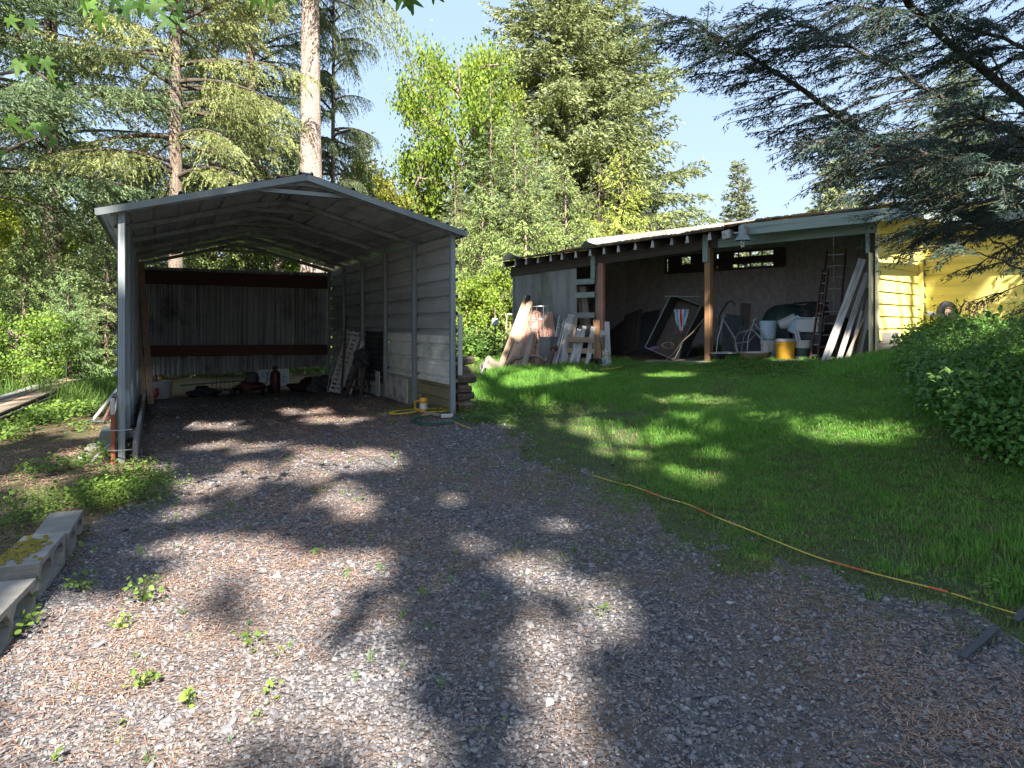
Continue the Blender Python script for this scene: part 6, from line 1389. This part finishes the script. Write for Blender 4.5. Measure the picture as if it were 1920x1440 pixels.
# ================================================================== unseen trees behind the viewpoint, crowns shaped to dapple the yard with shade
LIT = [ # photo-space light pools: (px, py, rx, ry, angle)
 (330,1290,400,170,0),(560,1230,185,180,0),(400,1430,500,90,0),(660,1330,85,130,0),(120,1330,190,120,0),(200,1150,150,60,0),(640,1440,110,60,0),
 (570,1070,170,32,0),(330,1080,130,36,-8),(180,1100,60,20,0),
 (520,893,200,30,-4),(660,880,90,16,0),(650,955,95,28,0),(420,1006,130,16,4),(610,998,100,10,0),(300,1020,80,14,0),(340,955,50,16,-10),(440,1050,240,22,0),(700,1050,40,30,0),
 (640,850,90,10,0),(430,840,70,10,0),
 (590,845,50,9,0),(470,870,55,9,0),
 (1020,1080,75,50,15),(1185,1028,85,26,22),(1110,1120,95,60,15),(1150,1180,65,40,0),(1020,1210,75,70,0),(1045,1320,75,110,0),(1080,1420,85,70,0),
 (905,1025,45,22,0),(850,938,38,13,0),(1320,1120,28,14,0),(1370,1235,24,14,0),(1050,985,60,10,0),(1130,1000,30,8,0),
 (560,770,60,6,0),(630,790,70,9,0),(350,772,40,4,0),(400,800,80,8,0),(310,790,40,9,0),(500,838,60,9,0),(660,845,30,8,0),
 (1345,757,105,13,0),(1215,818,140,20,0),(1060,802,130,13,0),(965,716,130,15,0),(900,690,50,22,0),(900,655,70,24,0),(880,745,30,10,0),(980,760,60,7,0),
 (1500,792,120,10,0),(1580,814,120,13,0),(1680,805,70,10,0),(1650,770,40,7,0),(1270,893,100,10,8),(1180,855,60,8,0),(1090,770,60,6,0),(1250,700,50,5,0),(1080,705,60,5,0),(1390,860,50,6,0),(1330,855,40,5,0),
 (100,760,110,14,0),(140,800,80,14,0),(150,850,70,10,0),(240,882,70,9,-8),(60,905,80,10,0),(225,930,45,20,0),(110,940,60,14,0),(60,1040,30,14,-20),(120,985,30,12,-20),(180,880,40,10,0),(20,800,40,30,0),(50,745,50,12,0),
 (1745,690,60,20,0),(1800,640,50,25,0),(1850,720,50,14,0)]
DARK = [(1045,1142,60,20,8),(680,1115,55,13,-20),(655,1180,28,45,0),(250,1085,60,9,-10),(475,962,110,20,0),(480,925,16,6,0),(560,918,20,6,0),(420,915,20,5,0),(520,880,14,4,0),(700,1018,150,8,-6),(560,1440,120,16,0),(1000,1008,40,10,0),(420,1165,60,8,-15),(110,1180,40,10,-20)]
def litmask(px, py, x, y, amp=1.0):
    k = (14 * fnoise(x, y, 1.6, 1.5) + 12 * fnoise(x, y, 6., 4.5)) * amp; l = (9 * fnoise(x, y, 1.6, 8.5) + 8 * fnoise(x, y, 6., 9.5)) * amp; m = np.zeros(px.shape, bool)
    for cx, cy, rx, ry, an in LIT:
        ry = ry * (1.3 if cx > 860 and cy < 905 else 1) + (8 if cx < 260 and cy < 1060 else 0)
        s = min(1, ry / 30 + .15); a = R(an); dx = px + k * min(1, rx / 60) - cx; dy = py + l * s - cy
        u = dx * math.cos(a) + dy * math.sin(a); v_ = -dx * math.sin(a) + dy * math.cos(a); m |= (u / rx) ** 2 + (v_ / ry) ** 2 < 1
    for cx, cy, rx, ry, an in DARK:
        a = R(an); dx = px + k * .5 - cx; dy = py + l * .5 - cy; u = dx * math.cos(a) + dy * math.sin(a); v_ = -dx * math.sin(a) + dy * math.cos(a); m &= (u / rx) ** 2 + (v_ / ry) ** 2 > 1
    return m
ct = math.cos(SUN_EL) / math.sin(SUN_EL); sh2 = np.array([SUN_H.x, SUN_H.y]) * ct
step = .15
U, W_ = np.meshgrid(np.arange(-11, 11, step), np.arange(-.5, 20.5, step), indexing='ij')
z = H(U, W_)
for _ in range(3): z = H(U + sh2[0] * z, W_ + sh2[1] * z)
gx_, gy_ = U + sh2[0] * z, W_ + sh2[1] * z
px, py = pix(gx_, gy_, z)
lit = litmask(px, py, gx_, gy_)
lit |= (gx_ < -7.5) & (fnoise(U, W_, 1.1, 2.) > -.1)
lit |= (U < -9.5) | (W_ > 19.6) | (U > 10.4)
# shed front plane and yellow walls: first surface met by the ray
def plane_hit(o, t_, n_):
    """line (U,W_,0)+S*k with vertical plane through o, tangent t_, normal n_"""
    num = (o.x - U) * n_.x + (o.y - W_) * n_.y; den = sh2[0] * n_.x + sh2[1] * n_.y; zz = num / den
    x, y = U + sh2[0] * zz, W_ + sh2[1] * zz; return zz, (x - o.x) * t_.x + (y - o.y) * t_.y, x, y
zz, uu, x, y = plane_hit(S0 - sn * .25, se, sn)
gzs = H(x, y); hit = (uu > -1.5) & (uu < SL + .1) & (zz > gzs + .05) & (zz < 3.35)
px, py = pix(x, y, zz); l2 = np.zeros(hit.shape, bool)
l2 |= (px < 1128) & (py > 590 + 10 * fnoise(x, zz, 1.5)) & (fnoise(x * 1.5, zz * 1.5, 1.6, 4.) > -.45)
l2 |= (np.abs(px - 1332) < 22) & (((py > 535) & (py < 600)) | (py > 638))
l2 |= (px > 1452) & (px < 1640) & (py > 618) & (fnoise(x, zz, 2., 6.) > .1); l2 |= (px > 1535) & (py > 585 + .25 * (1625 - px))
l2 |= (px > 1430) & (py < 440) & (np.sin(px * .12 + py * .1) > .2)
lit = np.where(hit, l2, lit)
zz, uu, x, y = plane_hit(SP(SL, 0, 0).xy, sn, se); hit = (uu > 0) & (uu < 2.3) & (zz > .9) & (zz < 3.6)
lit = np.where(hit, fnoise(uu * 2.2, zz * .8, 1.5, 3.) > -.75, lit)
zz, uu, x, y = plane_hit(SP(SL, 2.28, 0).xy, se, sn); hit = (uu > 0) & (uu < 3) & (zz > 1.2) & (zz < 3.6)
lit = np.where(hit, lit | (fnoise(uu * 2, zz * 2, 1.2, 9.) > -.35), lit)
sx, sy = U[~lit], W_[~lit]; n = len(sx)
trunks = [(-7, -25, 33), (0, -29, 35), (7, -25, 34), (13, -29, 33), (-4, -16, 34), (4, -16, 33), (12, -17, 33)]
g = np.random.default_rng(5)
hh = g.uniform(22, 33, n); cx = sx + sh2[0] * hh; cy = sy + sh2[1] * hh
TA = np.array(trunks)[:, :2]; own = np.argmin((cx[:, None] - TA[:, 0]) ** 2 + (cy[:, None] - TA[:, 1]) ** 2, 1)
for i, (tx, ty, th) in enumerate(trunks):
    s = own == i
    if not s.any(): continue
    m = s.sum(); C_ = np.stack([cx[s], cy[s], hh[s]], 1); rep = 3; p = np.repeat(C_, rep, 0) + g.normal(0, .035, (m * rep, 3))
    e1 = g.normal(size=p.shape); Sv = np.array(S); e1 -= Sv * (e1 @ Sv)[:, None]; e1 /= np.linalg.norm(e1, axis=1)[:, None]; e1 = e1 + Sv * g.normal(0, .4, (len(p), 1)); e2 = np.cross(Sv, e1)
    L = g.uniform(.11, .165, len(p))[:, None]; Q = np.stack([p - e1 * L, p + e2 * L * .62, p + e1 * L, p - e2 * L * .62], 1)
    gz0 = hz(tx, ty); trunk = (np.array([(0, 0, -.3), (0, .1, 8), (.1, .1, 18), (0, 0, th - gz0)]), np.array([.5, .38, .25, .05]))
    limbs = []
    for c in C_[g.integers(0, m, 26)]:
        z0 = max(9, c[2] - np.hypot(c[0] - tx, c[1] - ty) * .5 - 1); t = np.linspace(0, 1, 6)[:, None]; a = np.array([0, 0, z0 - gz0]); b = c - np.array([tx, ty, gz0]); limbs.append((a + (b - a) * t + np.array([0, 0, .6]) * np.sin(t * 3.14), np.linspace(.06, .01, 6)))
    ms = tree_meshes('shade_caster', trunk, limbs, Q - np.array([tx, ty, gz0]), 'canopy')
    put_tree('shade_tree', ms, V(tx, ty, gz0), 1, 0, 'tall unseen tree behind the viewpoint, its crown shaped to dapple the yard with shade', name='shade_tree', group='trees behind the viewpoint')
